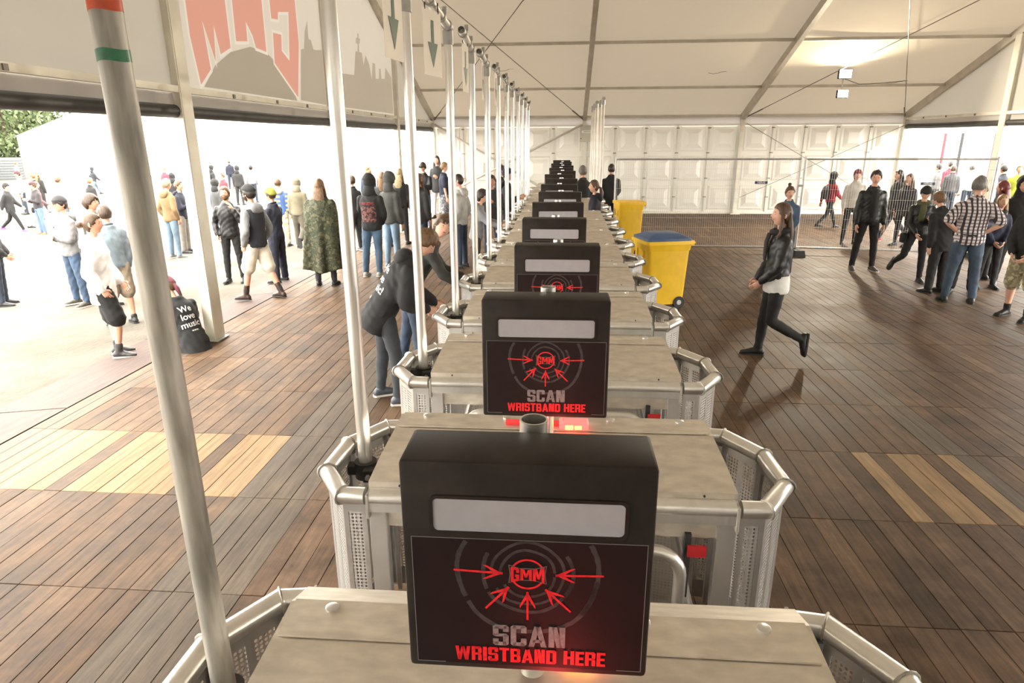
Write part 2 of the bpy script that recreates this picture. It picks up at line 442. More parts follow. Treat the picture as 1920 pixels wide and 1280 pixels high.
# --- gables
def gable(name, x, sgn, label):
    w = top(name); w['label'] = label
    ys = [YB]+GPOSTS+[YF]
    for y in GPOSTS:
        zt = roof_z(y)-0.2
        mb = MB(); mb.box((x, y, zt/2), (0.12, 0.24, zt)); mb.box((x-sgn*0.0, y, zt/2), (0.13, 0.20, zt-0.01))
        p = mb.build('post', FRAME_LIGHT, w)
        mb = MB(); mb.box((x, y, 0.012), (0.20, 0.30, 0.016)); mb.build('foot_plate', GALV, p)
    for i in range(5):
        a, b = ys[i]+0.1, ys[i+1]-0.1
        # cloth above the opening, up to the roof
        n = 12; mb = MB()
        for k in range(n+1):
            y = a+(b-a)*k/n
            for j in range(5):
                z = 2.98+(roof_z(y)-0.05-2.98)*j/4
                mb.v.append((x-sgn*0.02+0.02*math.sin(k*0.9+i)*math.sin(math.pi*k/n), y, z))
        for k in range(n):
            for j in range(4): q = k*5+j; mb.f.append((q, q+1, q+6, q+5))
        if not (sgn == 1 and i in (2, 3)): mb.build('gable_cloth', GABLE, w, smooth=60)   # the printed bays follow below
        mb = MB(); mb.box((x+sgn*0.02, (a+b)/2, 2.955), (0.07, b-a+0.05, 0.07)); mb.build('beam', FRAME_LIGHT, w)
        mb = MB(); mb.box((x-sgn*0.03, (a+b)/2, 2.86), (0.012, b-a, 0.15)); mb.build('header_cloth', HEADER, w)
        mb = MB(); mb.tube([(x-sgn*0.03, a+0.02, 2.722), (x-sgn*0.03, (a+b)/2, 2.715), (x-sgn*0.03, b-0.02, 2.722)], 0.072, 12); mb.build('rolled_curtain', DARKROLL, w, smooth=50)
        for t in (0.22, 0.5, 0.75):
            mb = MB(); mb.box((x+sgn*0.06, a+(b-a)*t, 2.95), (0.02, 0.05, 0.05)); mb.build('bracket', CABLE, w)
    return w
wall_left = gable('wall_left', XL, 1, 'open left gable with printed cloth above rolled curtains and metal posts')
wall_right = gable('wall_right', XR, -1, 'open right gable with cloth above rolled curtains and metal posts')
# far corner closing wall strip between last gable post and the far wall stays open, as in the middle bays

# print on the left gable cloth, seen from behind: outlines in (Y, Z)
GABLE_W = fabric_sheet('gable_cloth_white', (0.50, 0.475, 0.43), (1.0, 0.96, 0.90), 0.046)
PR_RED = fabric_sheet('printed_red', (0.46, 0.26, 0.22), (1.0, 0.52, 0.43), 0.050)
PR_EDGE = fabric_sheet('printed_pale_edge', (0.55, 0.53, 0.50), (1.0, 0.97, 0.92), 0.055)
PR_GREY = fabric_sheet('printed_grey', (0.37, 0.345, 0.30), (0.9, 0.82, 0.70), 0.030)
PR_GREY2 = fabric_sheet('printed_dark_grey', (0.35, 0.325, 0.28), (0.85, 0.77, 0.66), 0.028)
def offset_poly(p, d):
    n = len(p); ar = sum(p[i][0]*p[(i+1) % n][1]-p[(i+1) % n][0]*p[i][1] for i in range(n)); s = 1 if ar > 0 else -1
    out = []
    for i in range(n):
        a, b, c = Vector(p[i-1]), Vector(p[i]), Vector(p[(i+1) % n])
        e1 = (b-a).normalized(); e2 = (c-b).normalized()
        n1 = Vector((e1.y, -e1.x))*s; n2 = Vector((e2.y, -e2.x))*s
        m = n1+n2
        if m.length < 1e-3: m = n1
        m = m.normalized()*min(2.0, 1.0/max(0.4, m.normalized().dot(n1)))
        q = b+m*d; out.append((q.x, q.y))
    return out
GP = {
 'A': [(8.021, 4.55), (8.98, 4.72), (8.987, 3.562), (8.699, 3.451), (8.61, 3.775), (8.546, 3.346), (8.34, 3.782), (8.398, 3.244), (8.118, 3.048), (8.015, 3.57)],
 'B': [(9.204, 4.76), (9.60, 4.85), (9.72, 4.25), (9.78, 4.86), (10.123, 4.93), (10.084, 3.638), (9.748, 3.655), (9.684, 3.8), (9.52, 3.953), (9.499, 3.706), (9.165, 3.663)],
 'C': [(10.374, 4.97), (11.369, 5.15), (11.385, 3.92), (11.14, 3.073), (10.337, 3.517), (10.392, 3.942), (10.694, 3.954), (10.653, 3.719), (10.92, 3.609), (11.068, 4.334), (10.655, 4.264), (10.626, 4.155), (10.385, 4.132)],
 'dome': [(8.183, 3.028), (8.522, 3.306), (8.973, 3.508), (9.576, 3.648), (10.099, 3.625), (10.531, 3.491), (10.938, 3.257), (11.079, 3.02)],
 'sil': [(12.76, 3.02), (12.76, 3.60), (13.703, 3.662), (14.288, 3.689), (14.493, 4.167), (14.948, 4.195), (15.028, 3.955), (15.226, 4.177), (15.476, 4.0), (15.605, 3.698), (15.749, 4.079), (15.956, 4.074), (15.931, 3.751), (16.208, 3.774), (16.262, 3.997), (16.433, 4.013), (16.437, 3.792), (16.755, 3.818), (16.853, 4.081), (17.4, 3.9), (17.4, 3.04)],
 'sil2': [(11.238, 3.039), (11.447, 3.837), (11.592, 3.864), (11.694, 4.145), (11.858, 4.343), (11.84, 4.05), (11.956, 4.046), (12.039, 3.908), (12.162, 3.912), (12.45, 3.95), (12.45, 3.02)],
 'tower': [(14.643, 4.172), (14.683, 4.334), (14.56, 4.33), (14.584, 4.429), (14.696, 4.456), (14.718, 4.543), (14.808, 4.548), (14.785, 4.456), (14.894, 4.459), (14.853, 4.368), (14.785, 4.347), (14.763, 4.186)]}
from mathutils.geometry import delaunay_2d_cdt
def printed_cloth(y0, y1, layers):
    """one sheet of cloth cut into regions, each region an own piece of the print (later layers win)"""
    outer = [(y0, 2.98), (y1, 2.98), (y1, roof_z(y1)-0.05), (y0, roof_z(y0)-0.05)]
    if y0 < YR < y1: outer = outer[:3]+[(YR, roof_z(YR)-0.05)]+outer[3:]
    polys = [('gable_cloth', GABLE_W, outer)]+layers
    vc, fc = [], []
    for nm, m, p in polys:
        ar = sum(p[i][0]*p[(i+1) % len(p)][1]-p[(i+1) % len(p)][0]*p[i][1] for i in range(len(p)))
        if ar < 0: p = p[::-1]
        o = len(vc); vc += [Vector(q) for q in p]; fc.append(list(range(o, o+len(p))))
    v2, e2, f2, ov, oe, of = delaunay_2d_cdt(vc, [], fc, 1, 1e-5)
    for k, (nm, m, p) in enumerate(polys):
        mb = MB(); mb.v = [(XL-0.02, v.x, v.y) for v in v2]
        mb.f = [tuple(f) for f, o in zip(f2, of) if o and max(o) == k]
        if mb.f:
            me = bpy.data.meshes.new(nm); used = sorted({i for f in mb.f for i in f}); ix = {a: b for b, a in enumerate(used)}
            me.from_pydata([mb.v[i] for i in used], [], [tuple(ix[i] for i in f) for f in mb.f]); me.materials.append(m); link(nm, me, wall_left)
LAY = [('printed_skyline', PR_GREY, GP['sil2']), ('printed_dome', PR_GREY2, GP['dome'])]
for k in 'ABC': LAY.append(('printed_letter_edge', PR_EDGE, offset_poly(GP[k], 0.04)))
for k in 'ABC': LAY.append(('printed_letter', PR_RED, GP[k]))
printed_cloth(7.7, 12.5, LAY)
printed_cloth(12.7, 17.5, [('printed_skyline', PR_GREY, GP['sil']), ('printed_skyline', PR_GREY, GP['tower'])])

# --- ground outside, ramp
def ground_z(x):
    if x > 10.7: return -0.05
    if x > -4.64: return 0.0
    if x > -5.45: return -0.09*(-4.64-x)/0.81
    if x > -14: return -0.09-0.41*(-5.45-x)/8.55
    return -0.50
SAND, nt, b = new_mat('sandy_ground')
tc = node(nt, 'ShaderNodeNewGeometry')
nz = node(nt, 'ShaderNodeTexNoise'); nz.inputs['Scale'].default_value = 0.55; nz.inputs['Detail'].default_value = 8; nz.inputs['Roughness'].default_value = 0.7
nt.links.new(tc.outputs['Position'], nz.inputs['Vector'])
rp = node(nt, 'ShaderNodeValToRGB'); rp.color_ramp.elements[0].position = 0.35; rp.color_ramp.elements[1].position = 0.62
rp.color_ramp.elements[0].color = (0.050, 0.040, 0.026, 1); rp.color_ramp.elements[1].color = (0.092, 0.082, 0.066, 1)
nt.links.new(nz.outputs['Fac'], rp.inputs[0]); nt.links.new(rp.outputs[0], b.inputs['Base Color']); b.inputs['Roughness'].default_value = 0.95
n2 = node(nt, 'ShaderNodeTexNoise'); n2.inputs['Scale'].default_value = 14; n2.inputs['Detail'].default_value = 5
nt.links.new(tc.outputs['Position'], n2.inputs['Vector'])
bp = node(nt, 'ShaderNodeBump'); bp.inputs['Strength'].default_value = 0.6; bp.inputs['Distance'].default_value = 0.03
nt.links.new(n2.outputs['Fac'], bp.inputs['Height']); nt.links.new(bp.outputs[0], b.inputs['Normal'])
mb = MB()
xs = [-170, -14, -5.45, -4.7, 10.7, 11.5, 170]; zs = [-0.52, -0.50, -0.10, -0.14, -0.14, -0.05, -0.05]
for x, z in zip(xs, zs):
    mb.v += [(x, -60, z), (x, 190, z)]
for i in range(len(xs)-1): mb.f.append((2*i, 2*i+2, 2*i+3, 2*i+1))
g = mb.build('ground', SAND); g['kind'] = 'structure'; g['label'] = 'pale trampled sandy ground outside the tent'
RAMPWOOD = wood_mat('ramp_plywood', [(0.085, 0.060, 0.052), (0.10, 0.072, 0.063)], rough=0.6)
ramp = top('floor_ramp'); ramp['label'] = 'pale plywood ramp along the open left side of the tent'
rm = MB(); rm.add([(-5.45, 0, -0.115), (-4.64, 0, -0.03), (-4.64, 0, 0.0), (-5.45, 0, -0.085), (-5.45, 2.42, -0.115), (-4.64, 2.42, -0.03), (-4.64, 2.42, 0.0), (-5.45, 2.42, -0.085)],
    [(0, 1, 2, 3), (4, 7, 6, 5), (0, 4, 5, 1), (1, 5, 6, 2), (2, 6, 7, 3), (3, 7, 4, 0)])
rmm = rm.mesh('plywood_sheet', RAMPWOOD)
for k in range(9): link('plywood_sheet', rmm, ramp, (0, 0.5+2.44*k, 0))

# --- plank floor
floor = top('floor'); floor['label'] = 'worn brown plank floor laid in metre-long sections'
BROWN = [(0.086, 0.052, 0.030), (0.136, 0.084, 0.051), (0.104, 0.061, 0.034), (0.160, 0.102, 0.063), (0.120, 0.072, 0.042)]
WOOD = wood_mat('worn_brown_board', BROWN, stain=0.85); WOOD_I = wood_mat('worn_brown_board_field', BROWN, island=True, stain=0.85)
GREYW = wood_mat('grey_weathered_board', [(0.112, 0.086, 0.062), (0.138, 0.108, 0.080)])
FRESH = wood_mat('fresh_pine_board', [(0.25, 0.158, 0.078), (0.32, 0.215, 0.115), (0.28, 0.175, 0.088)], stain=0.3)
mb = MB(); mb.box((2.95, 10.3, -0.065), (15.3, 25.4, 0.05)); mb.build('floor_bed', plain('floor_bed_dark', (0.02, 0.016, 0.012), rough=0.9), floor)
PW, SX0, SY0 = 2.62/20, -2.0, 2.9165
bmesh_boards = {}
def board_mesh(mat, L=1.0, w=PW):
    k = (mat.name, round(L, 3), round(w, 4))
    if k not in bmesh_boards:
        mb = MB(); hw = w/2-0.0014; hl = L/2-0.002; e = 0.0018
        vs = [(-hw, -hl, -0.04), (hw, -hl, -0.04), (hw, hl, -0.04), (-hw, hl, -0.04), (-hw, -hl, -e), (hw, -hl, -e), (hw, hl, -e), (-hw, hl, -e), (-hw+e, -hl+e, 0), (hw-e, -hl+e, 0), (hw-e, hl-e, 0), (-hw+e, hl-e, 0)]
        fs = [(0, 1, 5, 4), (1, 2, 6, 5), (2, 3, 7, 6), (3, 0, 4, 7), (4, 5, 9, 8), (5, 6, 10, 9), (6, 7, 11, 10), (7, 4, 8, 11), (8, 9, 10, 11)]
        mb.add(vs, fs); bmesh_boards[k] = mb
    return bmesh_boards[k]
slots = []
cinv = cam.matrix_world.inverted()
for r in range(-2, 20):
    y = SY0+r+0.5
    L = 1.0
    if r == 19: L = 0.6; y = SY0+19+0.3
    for j in range(-20, 97):
        x = SX0+PW*(j+0.5)
        if x < -4.62 or x > 10.62: continue
        p = cinv @ Vector((x, y, 0)); d = -p.z
        u = F_PX*p.x/d if d > 0.2 else 9999; v = F_PX*p.y/d if d > 0.2 else 9999
        vis = d > 0.2 and abs(u) < 1010 and abs(v) < 690 and not (-1.0 < x < 0.95)
        slots.append((0 if vis else 1, d, x, y, j, r, L))
slots.sort(key=lambda s: (s[0], s[1]))
rest = MB(); shared = {}
for n, (nv, d, x, y, j, r, L) in enumerate(slots):
    jj = j % 20
    mat = WOOD
    if (jj in (0, 1, 18, 19) and x < 0) or (jj in (18, 19) and x > 0): mat = GREYW
    if r == 1 and -18 <= j <= -3: mat = WOOD if j in (-13, -6) else FRESH
    if r == 1 and j in (33, 35, 36, 38): mat = FRESH
    if r == 9 and j in (52, 53): mat = FRESH
    if r == 0 and j in (-19, -20): mat = FRESH
    dz = random.uniform(-0.0015, 0.0015)
    if n < 300 and nv == 0:
        bmk = board_mesh(mat, L)
        key = (mat.name, L)
        if key not in shared: shared[key] = bmk.mesh('board', mat)
        o = link('board', shared[key], floor, (x, y, dz)); o.rotation_euler = (0, random.choice((0, math.pi)) * 0, 0)
    else:
        bmk = board_mesh(WOOD, L)
        rest.add(bmk.v, bmk.f, Matrix.Translation((x, y, dz)))
o = rest.build('board_field', WOOD_I, floor); o['kind'] = 'stuff'
# ------------------------------------------------------------------ turnstile row
UX, UY, UP, NU = -0.035, 1.37, 1.33, 15
RAIL_Z, RR = 0.985, 0.036
def end_cage(sx):
    """outline of the perforated end of a turnstile, from front gap round to back gap (local x, y)"""
    return [(sx*0.765, -0.345), (sx*0.862, -0.345), (sx*0.995, -0.150), (sx*0.985, 0.125), (sx*0.850, 0.335), (sx*0.765, 0.345)]
def make_turnstile():
    t = empty('turnstile')
    for sx in (-1, 1):
        oc = end_cage(sx)
        mb = MB(); mb.tube([(x, y, RAIL_Z) for x, y in oc], RR, 16)
        rail = mb.build('end_rail', ALU_TUBE, t, smooth=35)
        for i in range(1, 5):
            p = Vector((*oc[i], RAIL_Z)); d1 = (Vector(oc[i])-Vector(oc[i-1])).normalized(); d2 = (Vector(oc[i+1])-Vector(oc[i])).normalized()
            d = (d1+d2).normalized(); n = Vector((-d.y, d.x, 0)); k = RR*1.05
            ring = [p+n*math.cos(a)*k*1.12+Vector((0, 0, math.sin(a)*k)) for a in [2*math.pi*q/14 for q in range(14)]]
            wb = MB(); wb.tube(ring, 0.0045, 6, closed=True); wb.build('weld_bead', ALU_WORN, rail, smooth=60)
        # sheet sides: solid margins and a punched middle
        sol = MB(); quads = []
        for i in range(5):
            a, b = Vector((*oc[i], 0)), Vector((*oc[i+1], 0)); L = (b-a).length; d = (b-a)/L; nrm = Vector((-d.y, d.x, 0))*(-sx if False else 1)
            z0, z1 = 0.03, RAIL_Z-0.03
            if i in (0, 4):
                mg = min(0.02, L*0.2)
            else: mg = 0.035
            segs = [(0, mg, False), (mg, L-mg, True), (L-mg, L, False)]
            for s0, s1, perf in segs:
                p, q = a+d*s0, a+d*s1
                if not perf: sol.add([(p.x, p.y, z0), (q.x, q.y, z0), (q.x, q.y, z1), (p.x, p.y, z1)], [(0, 1, 2, 3)])
                else:
                    zb, zt = 0.14, RAIL_Z-0.075
                    sol.add([(p.x, p.y, z0), (q.x, q.y, z0), (q.x, q.y, zb), (p.x, p.y, zb)], [(0, 1, 2, 3)])
                    sol.add([(p.x, p.y, zt), (q.x, q.y, zt), (q.x, q.y, z1), (p.x, p.y, z1)], [(0, 1, 2, 3)])
                    Lp = s1-s0
                    if Lp > 0.14:
                        mid = (s0+s1)/2; g = 0.014
                        quads.append([(p.x, p.y, zb), (*(a+d*(mid-g)).xy, zb), (*(a+d*(mid-g)).xy, zt), (p.x, p.y, zt)])
                        quads.append([(*(a+d*(mid+g)).xy, zb), (q.x, q.y, zb), (q.x, q.y, zt), (*(a+d*(mid+g)).xy, zt)])
                        m0, m1 = a+d*(mid-g), a+d*(mid+g)
                        sol.add([(m0.x, m0.y, zb), (m1.x, m1.y, zb), (m1.x, m1.y, zt), (m0.x, m0.y, zt)], [(0, 1, 2, 3)])
                    else: quads.append([(p.x, p.y, zb), (q.x, q.y, zb), (q.x, q.y, zt), (p.x, p.y, zt)])
        o = sol.build('end_sheet', ALU, t)
        md = o.modifiers.new('thick', 'SOLIDIFY'); md.thickness = 0.004; md.offset = 0
        sheet('punched_sheet', PERF, quads, t)
        # corner uprights inside the cage
        up = MB()
        for i in (1, 2, 3, 4): up.box((oc[i][0]-sx*0.02, oc[i][1]*0.94, 0.48), (0.022, 0.022, 0.93))
        up.build('upright', ALU, t)
        # inner module frame: upright posts and foot bar
        for sy in (-1, 1):
            pb = MB(); pb.box((sx*0.715, sy*0.335, 0.475), (0.075, 0.045, 0.95), bev=0.004); pb.build('post', ALU, t)
            cp = MB(); cp.box((sx*0.748, sy*0.345, 0.955), (0.012, 0.08, 0.11), bev=0.003); cp.build('end_flange', ALU_WORN, t)
        fb = MB(); fb.box((sx*0.715, 0, 0.05), (0.06, 0.62, 0.06)); fb.build('foot_bar', ALU, t)
        dg = MB(); dg.tube([(sx*0.50, -0.30, 0.90), (sx*0.66, -0.26, 0.30)], 0.012, 8); dg.tube([(sx*0.50, -0.30, 0.90), (sx*0.55, -0.29, 0.72)], 0.018, 8); dg.build('gas_strut', ALU_TUBE, t, smooth=40)
        sheet('punched_sheet', PERF, [[(sx*0.67, 0.10, 0.10), (sx*0.36, 0.16, 0.10), (sx*0.36, 0.16, 0.84), (sx*0.67, 0.10, 0.84)]], t)
    for sy in (-1, 1):
        mb = MB(); mb.tube([(-0.742, sy*0.345, RAIL_Z), (0.742, sy*0.345, RAIL_Z)], RR, 16); mb.box((0, sy*0.345, RAIL_Z-0.03), (1.484, 0.066, 0.05))
        mb.build('front_rail' if sy < 0 else 'back_rail', ALU_TUBE, t, smooth=35)
        mb = MB(); mb.box((0, sy*0.325, 0.885), (1.36, 0.03, 0.08)); mb.build('beam', ALU_SHEET, t)
    # lid
    prof = [(-0.330, 1.015), (-0.330, 1.045), (-0.19, 1.095), (0.0, 1.140), (0.135, 1.150), (0.330, 1.045), (0.330, 1.015)]
    xe = [0.752, 0.752, 0.735, 0.715, 0.715, 0.752, 0.752]
    mb = MB(); mb.prism(prof, [-k for k in xe], xe); lid = mb.build('lid', ALU_SHEET, t)
    mb = MB()
    mb.add([(-0.70, 0.004, 1.143), (0.70, 0.004, 1.143), (0.70, 0.135, 1.152), (-0.70, 0.135, 1.152), (-0.70, 0.004, 1.149), (0.70, 0.004, 1.149), (0.70, 0.135, 1.158), (-0.70, 0.135, 1.158)],
        [(0, 3, 2, 1), (4, 5, 6, 7), (0, 1, 5, 4), (1, 2, 6, 5), (2, 3, 7, 6), (3, 0, 4, 7)]); mb.build('cover_plate', ALU_SHEET, lid)
    for x in (-0.585, -0.21, 0.27, 0.585):
        mb = MB(); mb.tube([(x, 0.105, 1.154), (x, 0.105, 1.162), (x, 0.105, 1.164)], [0.019, 0.019, 0.015], 16); mb.build('bolt_head', ALU, lid, smooth=40)
    for x in (-0.62, -0.1, 0.1, 0.62):
        mb = MB(); mb.tube([(x, -0.327, 1.031), (x, -0.336, 1.031)], 0.005, 8); mb.build('screw', DARK, lid)
    # swinging hoop arm across the passage in front
    def hoop(y):
        pts = [(-0.53, y+0.13, 0.25), (-0.53, y, 0.30), (-0.53, y, 0.70)]
        for a in range(0, 91, 15): pts.append((-0.53+0.11-0.11*math.cos(R(a)), y, 0.72+0.11*math.sin(R(a))))
        q = [(-p[0], p[1], p[2]) for p in pts][::-1]
        return pts+q
    mb = MB(); mb.tube(hoop(-0.42), 0.026, 12); mb.build('hoop_arm', ALU_TUBE, t, smooth=60)
    mb = MB(); mb.box((0, -0.05, 0.50), (0.50, 0.30, 0.78), bev=0.01); mb.build('mechanism_case', ALU_SHEET, t)
    mb = MB(); mb.box((0.0, 0.22, 0.48), (1.30, 0.012, 0.86)); mb.build('back_sheet', ALU_SHEET, t)
    mb = MB(); mb.box((0.565, -0.345, 0.72), (0.025, 0.03, 0.30)); mb.build('lever', DARK, t)
    mb = MB(); mb.box((0.60, -0.37, 0.80), (0.075, 0.012, 0.05)); mb.build('red_tag', REDPLASTIC, t)
    # scanner: glowing red reader strip on the lid; added glowing block as a glint
    mb = MB(); mb.box((-0.03, 0.055, 1.159), (0.36, 0.04, 0.008)); mb.build('reader_strip', plain('red_reader_strip', (0.5, 0.02, 0.02), rough=0.3, emit=(1, 0.05, 0.05), estr=0.6), t)
    mb = MB(); mb.box((0.10, 0.02, 1.172), (0.13, 0.07, 0.03), bev=0.006); rd = mb.build('reader', LED_RED, t)
    mb = MB(); mb.box((0.08, -0.022, 1.172), (0.035, 0.012, 0.014)); mb.box((0.12, -0.022, 1.172), (0.03, 0.012, 0.012)); mb.build('status_light', LED_ORANGE, rd)
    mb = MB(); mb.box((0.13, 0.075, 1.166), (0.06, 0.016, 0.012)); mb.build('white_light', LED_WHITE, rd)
    mb = MB(); mb.tube([(0.05, 0.02, 1.187), (0.05, 0.02, 1.205)], 0.006, 8); mb.build('aerial', GALV, rd)
    return t
turn0 = make_turnstile()
turnstiles = []
for k in range(NU):
    t = turn0 if k == 0 else copy_tree(turn0)
    t.location = (UX, UY+UP*k, 0)
    if k == 0: lab = 'nearest aluminium turnstile, cut off by the bottom of the photo'
    elif k == NU-1: lab = 'farthest aluminium turnstile of the row, next to the back wall'
    else: lab = f'aluminium turnstile with perforated rounded ends, {ORD[k]} from the camera in the row'
    setp(t, lab, 'turnstile', 'aluminium turnstiles in a row')
    turnstiles.append(t)

# ---- block lettering
LT = 0.27
def _b(x0, y0, x1, y1): return [(x0, y0), (x1, y0), (x1, y1), (x0, y1)]
def glyph(ch):
    w, t, v = 0.62, 0.215, 0.17
    if ch == 'I': return 0.24, [_b(0, 0, 0.24, 1)]
    if ch == 'T': return 0.58, [_b(0, 1-v, 0.58, 1), _b(0.18, 0, 0.40, 1-v)]
    if ch == 'H': return w, [_b(0, 0, t, 1), _b(w-t, 0, w, 1), _b(t, 0.42, w-t, 0.42+v)]
    if ch == 'E': return 0.5, [_b(0, 0, t, 1), _b(t, 0, 0.5, v), _b(t, 0.42, 0.46, 0.42+v), _b(t, 1-v, 0.5, 1)]
    if ch == 'N': return w, [_b(0, 0, t, 1), _b(w-t, 0, w, 1), [(t*0.5, 1), (t+0.10, 1), (w-t*0.5, 0), (w-t-0.10, 0)]]
    if ch == 'M': return 0.8, [_b(0, 0, 0.2, 1), _b(0.6, 0, 0.8, 1), [(0.1, 1), (0.28, 1), (0.48, 0.2), (0.32, 0.2)], [(0.70, 1), (0.52, 1), (0.32, 0.2), (0.48, 0.2)]]
    if ch == 'W': return 0.9, [[(0, 1), (0.2, 1), (0.33, 0), (0.14, 0)], [(0.36, 1), (0.54, 1), (0.33, 0), (0.17, 0)], [(0.36, 1), (0.54, 1), (0.73, 0), (0.57, 0)], [(0.7, 1), (0.9, 1), (0.76, 0), (0.57, 0)]]
    if ch == 'A': return 0.68, [[(0, 0), (0.21, 0), (0.42, 1), (0.22, 1)], [(0.68, 0), (0.47, 0), (0.26, 1), (0.46, 1)], _b(0.16, 0.2, 0.52, 0.34)]
    if ch == 'S': return 0.6, [[(0.08, 1-v), (0.52, 1-v), (0.52, 1), (0.08, 1)], [(0, 0.5), (t, 0.5), (t, 0.95), (0.09, 1), (0, 0.92)], [(0.385, 0.68), (0.6, 0.68), (0.6, 0.92), (0.51, 1), (0.385, 0.95)],
        [(0, 0.5), (0.10, 0.44), (0.6, 0.44), (0.52, 0.58), (0.08, 0.58)], [(0.385, 0.05), (0.51, 0), (0.6, 0.08), (0.6, 0.5), (0.385, 0.5)], [(0.08, 0), (0.52, 0), (0.52, v), (0.08, v)], [(0, 0.08), (0.09, 0), (t, 0.05), (t, 0.32), (0, 0.32)]]
    if ch in 'CG':
        p = [[(0, 0.08), (0.09, 0), (t, 0.02), (t, 0.98), (0.09, 1), (0, 0.92)], _b(0.08, 0, 0.52, v), _b(0.08, 1-v, 0.52, 1), [(0.385, 0.64), (0.6, 0.64), (0.6, 0.92), (0.51, 1), (0.385, 0.95)], [(0.385, 0.05), (0.51, 0), (0.6, 0.08), (0.6, 0.36), (0.385, 0.36)]]
        if ch == 'G': p.append(_b(0.31, 0.34, 0.6, 0.5))
        return 0.6, p
    if ch in 'DBR':
        p = [_b(0, 0, t, 1), [(t, 1-v), (0.52, 1-v), (0.5, 1), (t, 1)]]
        if ch == 'D': p += [_b(t, 0, 0.5, v), [(0.385, 0.03), (0.5, 0), (0.6, 0.1), (0.6, 0.9), (0.5, 1), (0.385, 0.97)]]
        if ch == 'B': p += [_b(t, 0, 0.5, v), _b(t, 0.42, 0.5, 0.58), [(0.385, 0.03), (0.5, 0), (0.6, 0.1), (0.6, 0.42), (0.54, 0.5), (0.385, 0.5)], [(0.385, 0.5), (0.54, 0.5), (0.58, 0.58), (0.58, 0.9), (0.5, 1), (0.385, 0.97)]]
        if ch == 'R': p += [_b(t, 0.40, 0.5, 0.56), [(0.385, 0.48), (0.54, 0.48), (0.6, 0.58), (0.6, 0.9), (0.5, 1), (0.385, 0.97)], [(0.385, 0), (0.6, 0), (0.6, 0.38), (0.52, 0.5), (0.385, 0.5)]]
        return 0.6, p
    return 0.28, []
def block_text(txt, x0, x1, z0, z1, y, thick=0.0012, warp=None):
    """block letters on the plane y (facing -Y), fitted to the rectangle"""
    adv = []; gs = []
    for ch in txt:
        w, p = glyph(ch); adv.append(w); gs.append(p)
    gap = 0.075; tot = sum(adv)+gap*(len(txt)-1); k = (x1-x0)/tot
    mb = MB(); cx = 0
    M = Matrix(((1, 0, 0, 0), (0, 0, -1, y), (0, 1, 0, 0), (0, 0, 0, 1)))
    rr = random.Random(3)
    for w, ps in zip(adv, gs):
        jit = rr.uniform(-0.02, 0.02)*(z1-z0)
        for p in ps:
            pts = []
            for px, pz in p:
                X = x0+(cx+px)*k; Z = pz
                if warp: Z = 0.5+(pz-0.5)*warp((X-x0)/(x1-x0))
                pts.append((X, z0+(z1-z0)*Z+jit))
            mb.poly(pts, thick, M)
        cx += w+gap
    return mb
